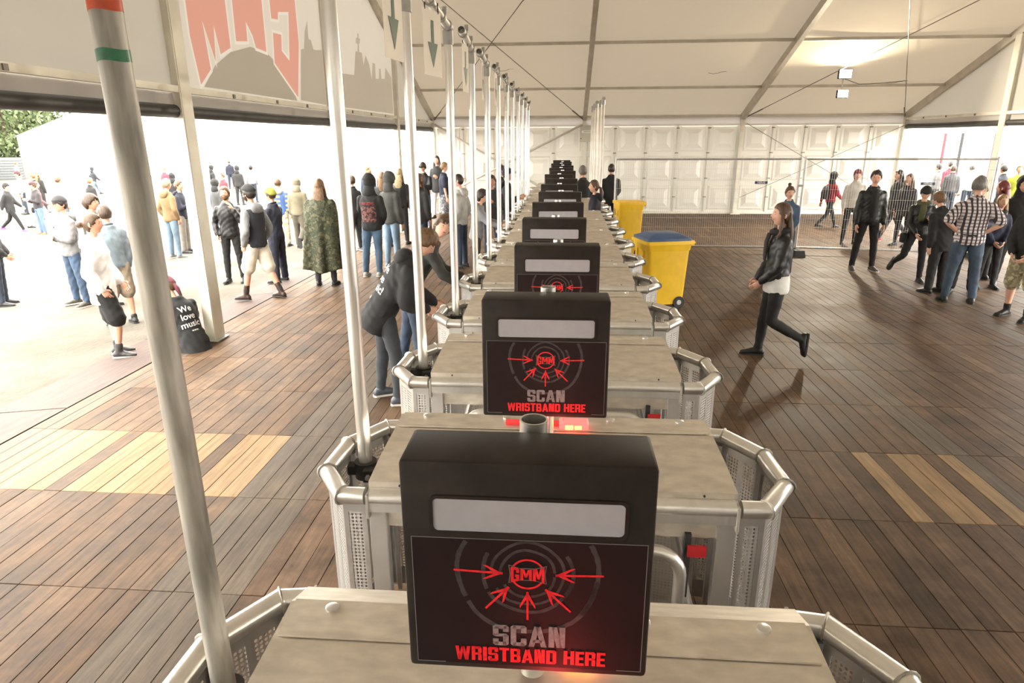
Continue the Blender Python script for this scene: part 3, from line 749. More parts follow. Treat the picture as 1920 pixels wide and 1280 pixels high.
# ---- scanner display boxes
def make_display():
    """origin on the turnstile centre line at lid height 1.15; housing front at y=-0.25"""
    t = empty('scanner_display')
    x0, x1, z0, z1, yf, yb = -0.275, 0.225, 0.170, 0.658, -0.255, -0.105   # relative to (UX.., z=1.15)
    cx = (x0+x1)/2
    hb = MB(); hb.box((cx, (yf+yb)/2, (z0+z1)/2), (x1-x0, yb-yf, z1-z0), bev=0.009)
    me = hb.mesh('housing', BLACKBOX, 40)
    # pocket of the display window: frame proud of a recessed pane
    hous = link('housing', me, t)
    wx0, wx1, wz0, wz1 = x0+0.065, x1-0.060, 0.508, 0.580
    M = Matrix(((1, 0, 0, 0), (0, 0, -1, yf), (0, 1, 0, 0), (0, 0, 0, 1)))
    def rrect(a, b, c, d, r, n=5):
        pts = []
        for (px, pz, s) in ((b-r, d-r, 0), (a+r, d-r, 90), (a+r, c+r, 180), (b-r, c+r, 270)):
            for q in range(n+1): an = R(s+90*q/n); pts.append((px+r*math.cos(an), pz+r*math.sin(an)))
        return pts
    mb = MB(); mb.poly(rrect(wx0, wx1, wz0, wz1, 0.010), 0.0015, M); mb.build('display_window', WINDOW, t)
    fr = MB(); outer = rrect(wx0-0.007, wx1+0.007, wz0-0.007, wz1+0.007, 0.015); inner = rrect(wx0, wx1, wz0, wz1, 0.010); n = len(outer); b0 = len(fr.v)
    for pts, e in ((outer, 0), (outer, 0.004), (inner, 0.004), (inner, 0.0)):
        for p in pts: fr.v.append(tuple(M @ Vector((p[0], p[1], e))))
    for k in range(3):
        for i in range(n): fr.f.append((b0+k*n+i, b0+k*n+(i+1) % n, b0+(k+1)*n+(i+1) % n, b0+(k+1)*n+i))
    fr.build('window_bezel', BLACKBOX, t, smooth=40)
    # printed graphic
    gx0, gx1, gz0, gz1 = x0+0.018, x1-0.012, 0.186, 0.492
    mb = MB(); mb.poly(_b(gx0, gz0, gx1, gz1), 0.0008, M); pan = mb.build('graphic_panel', PRINTBLACK, t)
    ln = MB(); e = 0.0014; M1 = M @ Matrix.Translation((0, 0, 0.0008))
    for q in (_b(gx0, gz1-e, gx1, gz1), _b(gx0, gz0, gx0+e, gz1), _b(gx1-e, gz0, gx1, gz1), _b(gx0, gz0, gx0+0.06, gz0+e), _b(gx1-0.05, gz0, gx1, gz0+e)): ln.poly(q, 0.0006, M1)
    ln.build('border_line', LINEPRINT, pan)
    lx, lz = cx+0.002, 0.414
    rg = MB(); rr = random.Random(5)
    def ring(ra, rb, a0, a1, wob=0.0):
        n = 28; pts = []
        for q in range(n+1):
            a = R(a0+(a1-a0)*q/n); k = 1+wob*math.sin(a*5+ra*90)+rr.uniform(-wob, wob)*0.4; pts.append((lx+rb*k*math.cos(a), min(gz1-0.003, lz+rb*k*math.sin(a))))
        for q in range(n, -1, -1):
            a = R(a0+(a1-a0)*q/n); k = 1+wob*math.sin(a*5+ra*90)+rr.uniform(-wob, wob)*0.4; pts.append((lx+ra*k*math.cos(a), min(gz1-0.004, lz+ra*k*math.sin(a))))
        return pts
    for ra, rb in ((0.052, 0.058), (0.070, 0.076), (0.087, 0.095), (0.137, 0.147)):
        for a0, a1 in ((-150, -5), (5, 178)):
            if ra > 0.08 and a0 > 0: continue
            rg.poly(ring(ra, rb, a0, a1, 0.015), 0.0004, M1)
    for ra, rb in ((0.087, 0.095), (0.137, 0.147)):
        rg.poly(ring(ra, rb, -40, 30, 0.015), 0.0004, M1); rg.poly(ring(ra, rb, 150, 205, 0.015), 0.0004, M1)
    rg.build('ring_print', RINGPRINT, pan)
    # badge
    M2 = M @ Matrix.Translation((0, 0, 0.0014))
    mb = MB(); mb.poly(ring(0.0315, 0.0355, 20, 160), 0.0006, M2); mb.poly(ring(0.0315, 0.0355, 200, 340), 0.0006, M2); mb.build('badge_ring', RED, pan)
    M3 = M @ Matrix.Translation((0, 0, 0.0020))
    def bow(w, h, hm): return [(lx-w, lz-h), (lx-w*0.4, lz-hm), (lx+w*0.4, lz-hm), (lx+w, lz-h), (lx+w*0.93, lz), (lx+w, lz+h), (lx+w*0.4, lz+hm), (lx-w*0.4, lz+hm), (lx-w, lz+h), (lx-w*0.93, lz)]
    mb = MB(); mb.poly(bow(0.0385, 0.0215, 0.0145), 0.0005, M3); mb.build('badge_edge', LINEPRINT, pan)
    mb = MB(); mb.poly(bow(0.0368, 0.0195, 0.0128), 0.0005, M3 @ Matrix.Translation((0, 0, 0.0005))); mb.build('badge_field', PRINTBLACK, pan)
    block_text('GMM', lx-0.034, lx+0.034, lz-0.0185, lz+0.0185, yf-0.0029, 0.0007, warp=lambda u: 0.58+0.42*abs(2*u-1)).build('badge_letters', RED, pan)
    # arrows pointing at the badge
    ar = MB()
    def arrow(tx, tz, hx, hz, wd=0.0042):
        a, b = Vector((tx, tz)), Vector((hx, hz)); d = (b-a).normalized(); n = Vector((-d.y, d.x)); L = (b-a).length
        P = lambda v: (v.x, v.y)
        ar.poly([P(a+n*wd*0.5), P(a-n*wd*0.5), P(b-n*wd*0.6), P(b+n*wd*0.6)], 0.0006, M2)
        for s in (1, -1):
            w0 = b-d*0.036+n*s*0.016
            ar.poly([P(b), P(w0+d*0.003), P(w0-d*0.004), P(b-d*0.016+n*s*0.001)], 0.0006, M2)
    arrow(lx-0.150, lz+0.004, lx-0.050, lz); arrow(lx+0.152, lz+0.003, lx+0.056, lz)
    arrow(lx-0.086, lz-0.086, lx-0.038, lz-0.032); arrow(lx+0.088, lz-0.086, lx+0.036, lz-0.034); arrow(lx, lz-0.110, lx, lz-0.042)
    ar.build('arrow_print', RED, pan)
    block_text('SCAN', lx-0.072, lx+0.078, 0.238, 0.289, yf-0.0014).build('scan_lettering', GREYPRINT, pan)
    block_text('WRISTBAND HERE', lx-0.152, lx+0.162, 0.196, 0.231, yf-0.0014).build('wristband_lettering', RED, pan)
    # carrying pipe behind the housing
    mb = MB(); mb.pipe((cx+0.005, -0.068, 0.0), (cx+0.005, -0.068, 0.669), 0.031, 0.027, 20); mb.build('carrying_pipe', ALU_TUBE, t, smooth=40)
    mb = MB(); mb.box((cx+0.005, -0.098, 0.40), (0.10, 0.02, 0.30)); mb.build('bracket', DARK, t)
    return t
disp0 = make_display()
# small differences in how each box is turned and shifted on its pipe
JIT = [(0, 0, 0), (0, 0, 0), (0.03, 0.0, 0), (0.0, -1.5, 0), (0.0, 2.5, 0.0), (0.03, -2, 0), (0, 1, 0), (0.02, 2, 0), (-0.02, 0, 0), (0.03, 3, 0), (0, 0, 0), (0.03, 2, 0), (0, -2, 0), (0.02, 1, 0), (0, 0, 0)]
displays = []
for k in range(NU):
    d = disp0 if k == 0 else copy_tree(disp0)
    dx, rz, _ = JIT[k]
    d.location = (UX+dx, UY+UP*k, 1.152); d.rotation_euler = (0, 0, R(rz))
    if k == 0: lab = 'largest black scan-wristband box in front, on the nearest turnstile'
    elif k == NU-1: lab = 'smallest black scanner box, farthest along the row by the back wall'
    else: lab = f'black scanner box with frosted window on the {ORD[k]} turnstile from the camera'
    setp(d, lab, 'scanner box', 'black wristband scanner boxes')
    displays.append(d)
# small lamps of the readers
for k in range(4):
    ld = bpy.data.lights.new('reader_glow', 'SPOT'); ld.energy = 5.0; ld.color = (1, 0.06, 0.06); ld.shadow_soft_size = 0.03; ld.spot_size = R(110); ld.spot_blend = 0.8
    lo = bpy.data.objects.new('reader_glow', ld); C.objects.link(lo); lo.parent = turnstiles[k]; lo.location = (0.05, -0.33, 1.14); lo.rotation_euler = (R(155), 0, 0)

# ---- poles with elbow and overhead arm
def make_pole(arm=True, topz=3.22):
    t = empty('pole')
    mb = MB(); mb.tube([(0, 0, 0.35), (0, 0, topz-0.06)], 0.031, 20); mb.build('tube', ALU_TUBE, t, smooth=40)
    mb = MB(); mb.tube([(0, 0, 0.885), (0, 0, 0.965)], 0.052, 20)
    mb.box((0.03, -0.062, 0.925), (0.055, 0.05, 0.06), bev=0.006); mb.box((-0.06, 0.0, 0.925), (0.05, 0.05, 0.05), bev=0.006)
    cl = mb.build('clamp', DARK, t, smooth=40)
    mb = MB(); mb.tube([(0.03, -0.09, 0.93), (0.03, -0.11, 0.93)], 0.011, 8); mb.build('clamp_bolt', GALV, cl)
    mb = MB(); mb.tube([(0, 0, topz-0.13), (0, 0, topz-0.03)], 0.040, 16); mb.tube([(0, 0.045, topz), (0, -0.07, topz)], 0.040, 16); mb.build('elbow_fitting', GALV, t, smooth=40)
    if arm:
        mb = MB(); mb.pipe((0, 0.02, topz), (0, -1.14, topz), 0.031, 0.026, 18); ap = mb.build('overhead_arm', ALU_TUBE, t, smooth=40)
        for y in (-0.42, -0.98):
            mb = MB(); mb.tube([(0, y-0.02, topz), (0, y+0.02, topz)], 0.040, 16); mb.box((0.03, y, topz+0.035), (0.03, 0.03, 0.045)); mb.build('pipe_clip', GALV, ap, smooth=40)
    return t
pole0 = make_pole()
POLE_X = -0.90
for k in range(13):
    p = pole0 if k == 0 else copy_tree(pole0)
    p.location = (POLE_X, UY+UP*k, 0)
    rr = random.Random(k+40)
    p.rotation_euler = (R(rr.uniform(-0.25, 0.25)), R(rr.uniform(-0.25, 0.25)), R(3.5+rr.uniform(-0.8, 0.8)))
    if k == 0: lab = 'nearest metal pole at the left, with orange and green tape bands'
    elif k == 12: lab = 'farthest slim pole on the left ends of the turnstiles'
    else: lab = f'upright aluminium pole clamped to the left end of the {ORD[k]} turnstile'
    setp(p, lab, 'pole', 'aluminium poles along the left of the row')
    if k == 0:
        p.rotation_euler = (0, R(-0.3), 0)
for nm, z0, z1, col in (('green_tape', 2.5535, 2.5765, (0.010, 0.13, 0.055)), ('orange_tape', 2.646, 2.70, (0.55, 0.065, 0.012))):
    mb = MB(); n = 28; base = len(mb.v)
    for j in range(n):
        a = 2*math.pi*j/n; wv = 0.0015*math.sin(a*3)
        for rr_, z in ((0.0318, z0+wv), (0.0318, z1+wv)): mb.v.append((rr_*math.cos(a), rr_*math.sin(a), z))
    for j in range(n): mb.f.append((base+2*j, base+2*((j+1) % n), base+2*((j+1) % n)+1, base+2*j+1))
    mb.build(nm, plain(nm, col, rough=0.35, var=0.25, scale=40), pole0, smooth=60)
for ch in list(pole0.children):
    if ch.name.startswith('tube'):
        ch.data = ch.data.copy(); ch.data.materials[0] = ALU_WORN
# poles on the right ends of the far turnstiles
pole1 = make_pole(arm=False, topz=3.27)
for ch in pole1.children:
    if ch.name.startswith('tube'): ch.data.materials[0] = plain('dull_aluminium', (0.74, 0.72, 0.67), rough=0.6, metal=0.4, var=0.1)
for n, k in enumerate((11, 12, 13, 14)):
    for m, dx in enumerate((0.0, -0.075) if k in (12, 13, 14) else (0.0,)):
        p = pole1 if (n == 0 and m == 0) else copy_tree(pole1)
        p.location = (0.875+dx, UY+UP*k-0.12+0.24*m, 0)
        w = ('' if len([1]) and k == 11 else ('outer ' if m == 0 else 'inner '))
        setp(p, f'{w}upright pole on the right end of the {ORD[k]} turnstile', 'pole', 'poles on the right ends of the far turnstiles')

# ---- hanging arrow signs
def make_sign():
    t = empty('arrow_sign')
    w, h = 0.140, 0.385
    M = Matrix(((0, 0, 1, 0), (1, 0, 0, 0), (0, 1, 0, 0), (0, 0, 0, 1)))
    mb = MB(); mb.add([(0.002, -w, -h), (0.002, w, -h), (0.002, w, 0), (0.002, -w, 0)], [(0, 1, 2, 3)]); mb.build('panel', fabric_sheet('sign_sheet', (0.85, 0.83, 0.76), (1, 0.97, 0.9), 0.6) if 'sign_sheet' not in bpy.data.materials else bpy.data.materials['sign_sheet'], t)
    ao = [(-0.020, -0.06), (0.020, -0.06), (0.020, -0.19), (0.075, -0.19), (0.0, -0.335), (-0.075, -0.19), (-0.020, -0.19)]
    mb = MB(); mb.poly(ao, 0.0010, Matrix.Translation((0.004, 0, 0)) @ M); mb.build('arrow', GREEN, t)
    mb = MB(); mb.poly(ao, 0.0010, Matrix.Translation((-0.001, 0, 0)) @ M); mb.build('arrow', GREEN, t)
    for y in (-0.10, 0.10):
        mb = MB(); mb.tube([(0.002, y, -0.01), (0.002, y, 0.055)], 0.004, 6); mb.build('hook', DARK, t)
    return t
sign0 = make_sign()
for n, (k, y, rz) in enumerate(((2, 3.56, -6), (3, 4.46, -13), (4, 6.0, -3), (5, 7.15, 3), (6, 8.55, -2), (7, 9.9, 2))):
    s = sign0 if n == 0 else copy_tree(sign0)
    s.location = (POLE_X+0.062*(UY+UP*k-y), y, 3.175); s.rotation_euler = (0, 0, R(rz))
    setp(s, f'white sign with green down arrow hanging before the {ORD[k]} pole', 'sign', 'green arrow signs under the overhead pipe')
# ------------------------------------------------------------------ floodlight on the roof frame
fl = empty('floodlight', (7.45, 19.35, 3.80), label='bright twin floodlight hanging under the roof at the right', cat='lamp')
GLOW = plain('lamp_glass', (1, 1, 1), rough=0.2, var=0.01, emit=(1, 0.93, 0.78), estr=60)
for i, (dz, s) in enumerate(((0.22, 1.0), (-0.28, 0.85))):
    mb = MB(); mb.box((0, 0.07, dz), (0.34*s, 0.10, 0.24*s), bev=0.012); hd = mb.build('lamp_head', DARK, fl)
    mb = MB(); mb.box((0, 0.014, dz), (0.30*s, 0.012, 0.20*s)); mb.build('lamp_lens', GLOW, hd)
    ld = bpy.data.lights.new('floodlight_beam', 'AREA'); ld.shape = 'RECTANGLE'; ld.size = 0.3*s; ld.size_y = 0.2*s; ld.energy = 400; ld.color = (1, 0.88, 0.68)
    lo = bpy.data.objects.new('floodlight_beam', ld); C.objects.link(lo); lo.parent = fl; lo.location = (0, -0.01, dz)
    lo.rotation_euler = (R(-72), 0, R(-14))
mb = MB(); mb.tube([(0, 0.14, -0.35), (0, 0.14, 0.40)], 0.018, 8); mb.build('bracket', GALV, fl)
mb = MB(); mb.tube([(0.05, 0.14, 0.1), (0.5, 0.3, -0.02), (1.2, 0.6, 0.02), (2.2, 1.0, 0.12)], 0.008, 6); mb.build('cable', DARK, fl)

# ------------------------------------------------------------------ wheelie bins
YELLOW = plain('yellow_plastic', (0.80, 0.50, 0.012), rough=0.4, var=0.08, bump=0.03)
BLUE = plain('blue_plastic', (0.035, 0.085, 0.20), rough=0.4, var=0.15)
def make_bin(lidmat, openlid=False):
    """front at -Y"""
    t = empty('wheelie_bin')
    def frustum(z0, z1, w0, d0, w1, d1, y0=0, y1=0, r=0.05, n=4):
        def ring(w, d, y, z):
            pts = []
            for sx, sy, s in ((1, 1, 0), (-1, 1, 90), (-1, -1, 180), (1, -1, 270)):
                for q in range(n+1):
                    a = R(s+90*q/n); pts.append((sx*(w/2-r)+r*math.cos(a), y+sy*(d/2-r)+r*math.sin(a), z))
            return pts
        A, B = ring(w0, d0, y0, z0), ring(w1, d1, y1, z1); m = len(A)
        return A+B, [(i, (i+1) % m, m+(i+1) % m, m+i) for i in range(m)]+[tuple(range(m))[::-1], tuple(range(m, 2*m))]
    mb = MB(); v, f = frustum(0.06, 0.80, 0.50, 0.54, 0.56, 0.62, 0.0, 0.0); mb.add(v, f); mb.build('body', YELLOW, t, smooth=40)
    mb = MB(); v, f = frustum(0.80, 0.89, 0.575, 0.64, 0.60, 0.67); mb.add(v, f); v, f = frustum(0.89, 0.935, 0.64, 0.71, 0.64, 0.71); mb.add(v, f); rim = mb.build('rim', YELLOW, t, smooth=40)
    for x in (-0.12, 0.12):
        mb = MB(); mb.box((x, -0.315, 0.77), (0.012, 0.02, 0.14)); mb.build('rib', YELLOW, t)
    mb = MB(); mb.tube([(-0.24, 0.385, 0.90), (0.24, 0.385, 0.90)], 0.018, 10); mb.box((-0.2, 0.36, 0.89), (0.05, 0.07, 0.07)); mb.box((0.2, 0.36, 0.89), (0.05, 0.07, 0.07)); mb.build('handle', YELLOW, t)
    if not openlid:
        mb = MB(); v, f = frustum(0.935, 0.965, 0.60, 0.66, 0.60, 0.66); mb.add(v, f); v, f = frustum(0.965, 1.02, 0.58, 0.64, 0.34, 0.40); mb.add(v, f)
        mb.build('lid', lidmat, t, smooth=30)
    for sx in (-1, 1):
        mb = MB(); mb.tube([(sx*0.20, 0.20, 0.085), (sx*0.265, 0.20, 0.085)], 0.083, 18); w = mb.build('wheel', DARK, t, smooth=40)
        mb = MB(); mb.tube([(sx*0.265, 0.20, 0.085), (sx*0.27, 0.20, 0.085)], 0.035, 12); mb.build('hub', GALV, w)
    return t
b1 = make_bin(BLUE); b1.location = (1.46, 9.75, 0); b1.rotation_euler = (0, 0, R(-75)); b1.scale = (1.04, 1.02, 1.07)
setp(b1, 'yellow wheelie bin with a closed blue lid', 'bin')
b2 = make_bin(YELLOW, True); b2.location = (1.36, 13.95, 0); b2.rotation_euler = (0, 0, R(-80)); b2.scale = (0.86, 0.80, 1.25)
setp(b2, 'yellow wheelie bin without lid behind the fence end', 'bin')

# ------------------------------------------------------------------ mesh fence panels
def fence_panel(p0, p1, h, label):
    p0, p1 = Vector(p0), Vector(p1); L = (p1-p0).length; rz = math.atan2(p1.y-p0.y, p1.x-p0.x)
    t = empty('mesh_fence', (p0.x, p0.y, 0), rz, label, 'fence', 'mesh fence panels')
    r = 0.021
    for nm, a, b in (('frame_tube', (0, 0, 0.04), (0, 0, h+0.05)), ('frame_tube', (L, 0, 0.04), (L, 0, h+0.05)), ('frame_tube', (0, 0, h), (L, 0, h)), ('frame_tube', (0, 0, 0.14), (L, 0, 0.14))):
        mb = MB(); mb.tube([a, b], r, 10); mb.build(nm, GALV, t, smooth=40)
    mb = MB(); n = int(L/0.045)
    for i in range(1, n):
        x = L*i/n; mb.tube([(x, 0, 0.14), (x, 0, h)], 0.0018, 4, caps=False)
    o = mb.build('upright_wires', GALV, t); o['kind'] = 'stuff'
    for k in range(1, 9):
        z = 0.14+(h-0.14)*k/9; mb = MB(); mb.tube([(0, 0, z), (L, 0, z)], 0.0024, 4, caps=False); mb.build('cross_wire', GALV, t)
    return t
PLATE = plain('dark_blue_plate', (0.03, 0.04, 0.10), rough=0.5, var=0.1)
def text_mesh(txt, size, depth=0.0006):
    cu = bpy.data.curves.new('text', 'FONT'); cu.body = txt; cu.size = size; cu.extrude = depth; cu.align_x = 'CENTER'; cu.align_y = 'CENTER'; cu.offset = size*0.015
    ob = bpy.data.objects.new('text', cu); C.objects.link(ob)
    dg = bpy.context.evaluated_depsgraph_get()
    me = bpy.data.meshes.new_from_object(ob.evaluated_get(dg)); bpy.data.objects.remove(ob)
    return me
f1 = fence_panel((1.12, 14.68), (4.93, 14.52), 1.98, 'mesh fence panel with small dark plate, ending behind the yellow bin')
f2 = fence_panel((5.02, 14.5), (8.52, 14.0), 1.98, 'mesh fence panel reaching to the right, behind the leather-jacket man')
for f, x in ((f1, 3.05), (f2, 2.35)):
    mb = MB(); mb.box((x, -0.012, 1.50), (0.26, 0.008, 0.055)); pl = mb.build('name_plate', PLATE, f)
    me = text_mesh('HERAS', 0.055); me.materials.append(WHITE); me.transform(Matrix.Translation((x, -0.0175, 1.50)) @ Matrix.Rotation(R(90), 4, 'X')); link('plate_lettering', me, pl)
mb = MB(); mb.box((0, 0.0, 1.44), (0.12, 0.05, 0.05)); cp = mb.build('coupler', GALV, f2, loc=(-0.05, 0, 0))
FOOT = plain('black_rubber_block', (0.018, 0.018, 0.018), rough=0.7, var=0.3, bump=0.2)
for x, y, rz, lab in ((4.98, 14.42, 90, 'black fence foot block where the two fence panels meet'), (8.5, 13.95, 90, 'black fence foot block at the right end of the fence'), (1.14, 14.62, 90, 'black fence foot block behind the yellow bin')):
    mb = MB()
    mb.add([(-0.36, -0.12, 0.0), (0.36, -0.12, 0.0), (0.36, 0.12, 0.0), (-0.36, 0.12, 0.0), (-0.33, -0.095, 0.13), (0.33, -0.095, 0.13), (0.33, 0.095, 0.13), (-0.33, 0.095, 0.13)],
        [(0, 3, 2, 1), (4, 5, 6, 7), (0, 1, 5, 4), (1, 2, 6, 5), (2, 3, 7, 6), (3, 0, 4, 7)])
    for k in range(-2, 3): mb.tube([(k*0.11, 0, 0.12), (k*0.11, 0, 0.136)], 0.03, 10)
    o = mb.build('weight_block', FOOT); o.location = (x, y, 0.002); o.rotation_euler = (0, 0, R(rz)); setp(o, lab, 'weight block', 'black fence weight blocks')

# ------------------------------------------------------------------ box on the far wall
BEIGE = plain('beige_cabinet', (0.50, 0.48, 0.40), rough=0.45, var=0.06)
t = empty('wall_cabinet', (0.74, 22.30, 2.56), label='beige electrical cabinet high on the back wall post', cat='cabinet')
mb = MB(); mb.box((0, 0, 0), (0.46, 0.16, 0.50), bev=0.012); mb.build('body', BEIGE, t)
mb = MB(); mb.box((0.02, -0.083, 0.06), (0.40, 0.006, 0.075)); mb.build('label_strip', WHITE, t)
mb = MB(); mb.box((0.02, -0.0875, 0.06), (0.28, 0.002, 0.02)); mb.build('label_print', plain('grey_ink', (0.25, 0.25, 0.25)), t)
mb = MB(); mb.box((-0.20, -0.085, -0.15), (0.03, 0.012, 0.03)); mb.build('lock', DARK, t)

# ------------------------------------------------------------------ outside: tents, container, barrel, trees
TENTW = plain('white_tent_pvc', (0.85, 0.85, 0.84), rough=0.5, var=0.03)
def marquee(x0, x1, y0, y1, ze, zr, lab, ridge='y'):
    t = empty('marquee', ((x0+x1)/2, (y0+y1)/2, ground_z((x0+x1)/2)), 0, lab, 'tent')
    hx, hy = (x1-x0)/2, (y1-y0)/2
    mb = MB()
    mb.add([(-hx, -hy, 0), (hx, -hy, 0), (hx, hy, 0), (-hx, hy, 0), (-hx, -hy, ze), (hx, -hy, ze), (hx, hy, ze), (-hx, hy, ze)], [(0, 1, 5, 4), (1, 2, 6, 5), (2, 3, 7, 6), (3, 0, 4, 7)])
    mb.build('wall_cloth', TENTW, t)
    mb = MB(); e = 0.15
    if ridge == 'y': mb.add([(-hx-e, -hy-e, ze), (hx+e, -hy-e, ze), (hx+e, hy+e, ze), (-hx-e, hy+e, ze), (0, -hy-e, zr), (0, hy+e, zr)], [(0, 4, 5, 3), (1, 2, 5, 4), (0, 1, 4), (2, 3, 5)])
    else: mb.add([(-hx-e, -hy-e, ze), (hx+e, -hy-e, ze), (hx+e, hy+e, ze), (-hx-e, hy+e, ze), (-hx-e, 0, zr), (hx+e, 0, zr)], [(0, 1, 5, 4), (2, 3, 4, 5), (1, 2, 5), (3, 0, 4)])
    mb.build('roof_cloth', TENTW, t)
    for k in range(5):
        x = -hx+2*hx*k/4
        mb = MB(); mb.box((x, -hy-0.03, ze/2), (0.12, 0.06, ze)); mb.build('post', TENTW, t)
    return t
marquee(-49, -20, 58, 82, 3.4, 8.2, 'big white marquee far behind the crowd at the left', 'y')
marquee(30, 60, 30, 60, 3.2, 6.5, 'white marquee far outside the right opening', 'y')
CONT = plain('grey_container_paint', (0.10, 0.105, 0.11), rough=0.6, var=0.1)
t = empty('shipping_container', (-45.2, 51.2, -0.52), R(20), 'grey corrugated shipping container at the far left', 'container')
mb = MB(); mb.box((0, 0, 0.85), (3.6, 1.6, 1.7)); mb.build('body', CONT, t)
for k in range(8):
    mb = MB(); mb.box((0, -0.82, 0.15+0.2*k), (3.5, 0.04, 0.10)); mb.build('rib', CONT, t)
t = empty('water_barrel', (-44.2, 48.4, -0.52), 0, 'light blue barrel standing before the grey container', 'barrel')
BLU = plain('light_blue_plastic', (0.16, 0.42, 0.55), rough=0.5, var=0.08)
mb = MB(); mb.tube([(0, 0, 0), (0, 0, 0.5), (0, 0, 0.55), (0, 0, 1.1), (0, 0, 1.15), (0, 0, 1.7), (0, 0, 1.75)], [0.55, 0.57, 0.60, 0.57, 0.60, 0.57, 0.52], 24); mb.build('body', BLU, t, smooth=50)
mb = MB(); mb.tube([(0, 0, 1.75), (0, 0, 1.80)], [0.54, 0.5], 24); mb.build('lid', TENTW, t, smooth=50)
# trees
LEAF = [plain('leaf_green_a', (0.055, 0.082, 0.026), rough=0.6, var=0.3, scale=2), plain('leaf_green_b', (0.078, 0.105, 0.040), rough=0.6, var=0.3, scale=2)]
BARK = plain('bark', (0.12, 0.085, 0.06), rough=0.9, var=0.3, bump=0.4)
def tree(x, y, h, w, seed, lab):
    rr = random.Random(seed); t = empty('tree', (x, y, -0.52), 0, lab, 'tree', 'trees behind the far marquee')
    mb = MB(); mb.tube([(0, 0, 0), (0.1, 0, h*0.3), (-0.1, 0.1, h*0.75)], [0.35, 0.28, 0.10], 10)
    for k in range(6):
        a = k*1.05; mb.tube([(0, 0, h*(0.3+0.05*k)), (math.cos(a)*w*0.35, math.sin(a)*w*0.35, h*(0.5+0.06*k))], [0.12, 0.04], 6)
    mb.build('trunk', BARK, t, smooth=60)
    for c in range(2):
        mb = MB()
        for k in range(3600):
            u, v, q = rr.gauss(0, 1), rr.gauss(0, 1), rr.gauss(0, 1); n = math.sqrt(u*u+v*v+q*q); r = (0.55+0.45*rr.random())
            lump = 1+0.16*math.sin(u/n*5+seed)*math.sin(v/n*4+1)*1.3
            p = Vector((u/n*r*w*lump, v/n*r*w*lump, h*0.50+q/n*r*h*0.50*lump))
            s = rr.uniform(0.2, 0.48); e = Euler((rr.uniform(0, 6), rr.uniform(0, 6), rr.uniform(0, 6))).to_matrix()
            q4 = [p+e @ Vector(z) for z in ((-s, 0, 0), (0, -s*0.5, 0), (s, 0, 0), (0, s*0.5, 0))]
            mb.add(q4, [(0, 1, 2, 3)])
        o = mb.build('foliage', LEAF[c], t); o['kind'] = 'stuff'
tree(-71, 82, 11, 7.5, 1, 'leafy green tree at the upper left, left of the marquee roof')
tree(-88, 98, 15, 7.0, 2, 'tall green tree cut off by the left edge of the photo')
tree(-84, 68, 10, 6.0, 3, 'low green tree at the far left edge behind the container')
# things outside the right opening
POLE_R = plain('maroon_paint', (0.20, 0.02, 0.03), rough=0.5)
for x, y, m, lab in ((16.2, 30.5, POLE_R, 'maroon pole outside the right opening, left one'), (16.9, 30.5, DARK, 'black pole outside the right opening'), (18.2, 30.4, POLE_R, 'maroon pole outside the right opening, right one')):
    t = empty('flag_pole', (x, y, -0.05), 0, lab, 'pole')
    mb = MB(); mb.tube([(0, 0, 0), (0, 0, 2.6)], 0.06, 10); mb.build('tube', m, t); mb = MB(); mb.box((0, 0, 0.04), (0.4, 0.4, 0.08)); mb.build('base', DARK, t)
t = empty('counter', (17.6, 26.2, -0.05), R(-12), 'low counter with light blue front outside the right opening', 'counter')
mb = MB(); mb.box((0, 0, 0.50), (2.6, 0.5, 1.0)); mb.build('front', plain('pale_blue_panel', (0.30, 0.62, 0.72), rough=0.5), t)
mb = MB(); mb.box((0, 0, 1.03), (2.8, 0.7, 0.06)); mb.build('top', plain('grey_top', (0.2, 0.2, 0.2), rough=0.5), t)
# ------------------------------------------------------------------ people
def V3(*a): return Vector(a)
def loft(mb, rings, n=14):
    """rings: (centre, half-width vector, half-depth vector); closed with end fans"""
    b = len(mb.v)
    for c, ax, ay in rings:
        for j in range(n):
            a = 2*math.pi*j/n; mb.v.append(tuple(c+ax*math.cos(a)+ay*math.sin(a)))
    m = len(rings)
    for i in range(m-1):
        for j in range(n): mb.f.append((b+i*n+j, b+i*n+(j+1) % n, b+(i+1)*n+(j+1) % n, b+(i+1)*n+j))
    mb.f.append(tuple(b+j for j in range(n))[::-1]); mb.f.append(tuple(b+(m-1)*n+j for j in range(n)))
def limb(mb, p0, p1, prof, n=10, flat=1.0, ref=None):
    """tapered limb: prof = [(t, radius)], rounded ends"""
    d = (p1-p0); L = d.length; d = d/L
    r = ref or (Vector((0, 0, 1)) if abs(d.z) < 0.8 else Vector((0, 1, 0)))
    x = d.cross(r)
    if x.length < 1e-4: x = d.orthogonal()
    x.normalize(); y = d.cross(x).normalized()
    rings = []
    r0, r1 = prof[0][1], prof[-1][1]
    rings.append((p0-d*r0*0.75, x*r0*0.55, y*r0*0.55*flat))
    for t, rr in prof: rings.append((p0+d*L*t, x*rr, y*rr*flat))
    rings.append((p1+d*r1*0.75, x*r1*0.55, y*r1*0.55*flat))
    loft(mb, rings, n)
_jobs = []
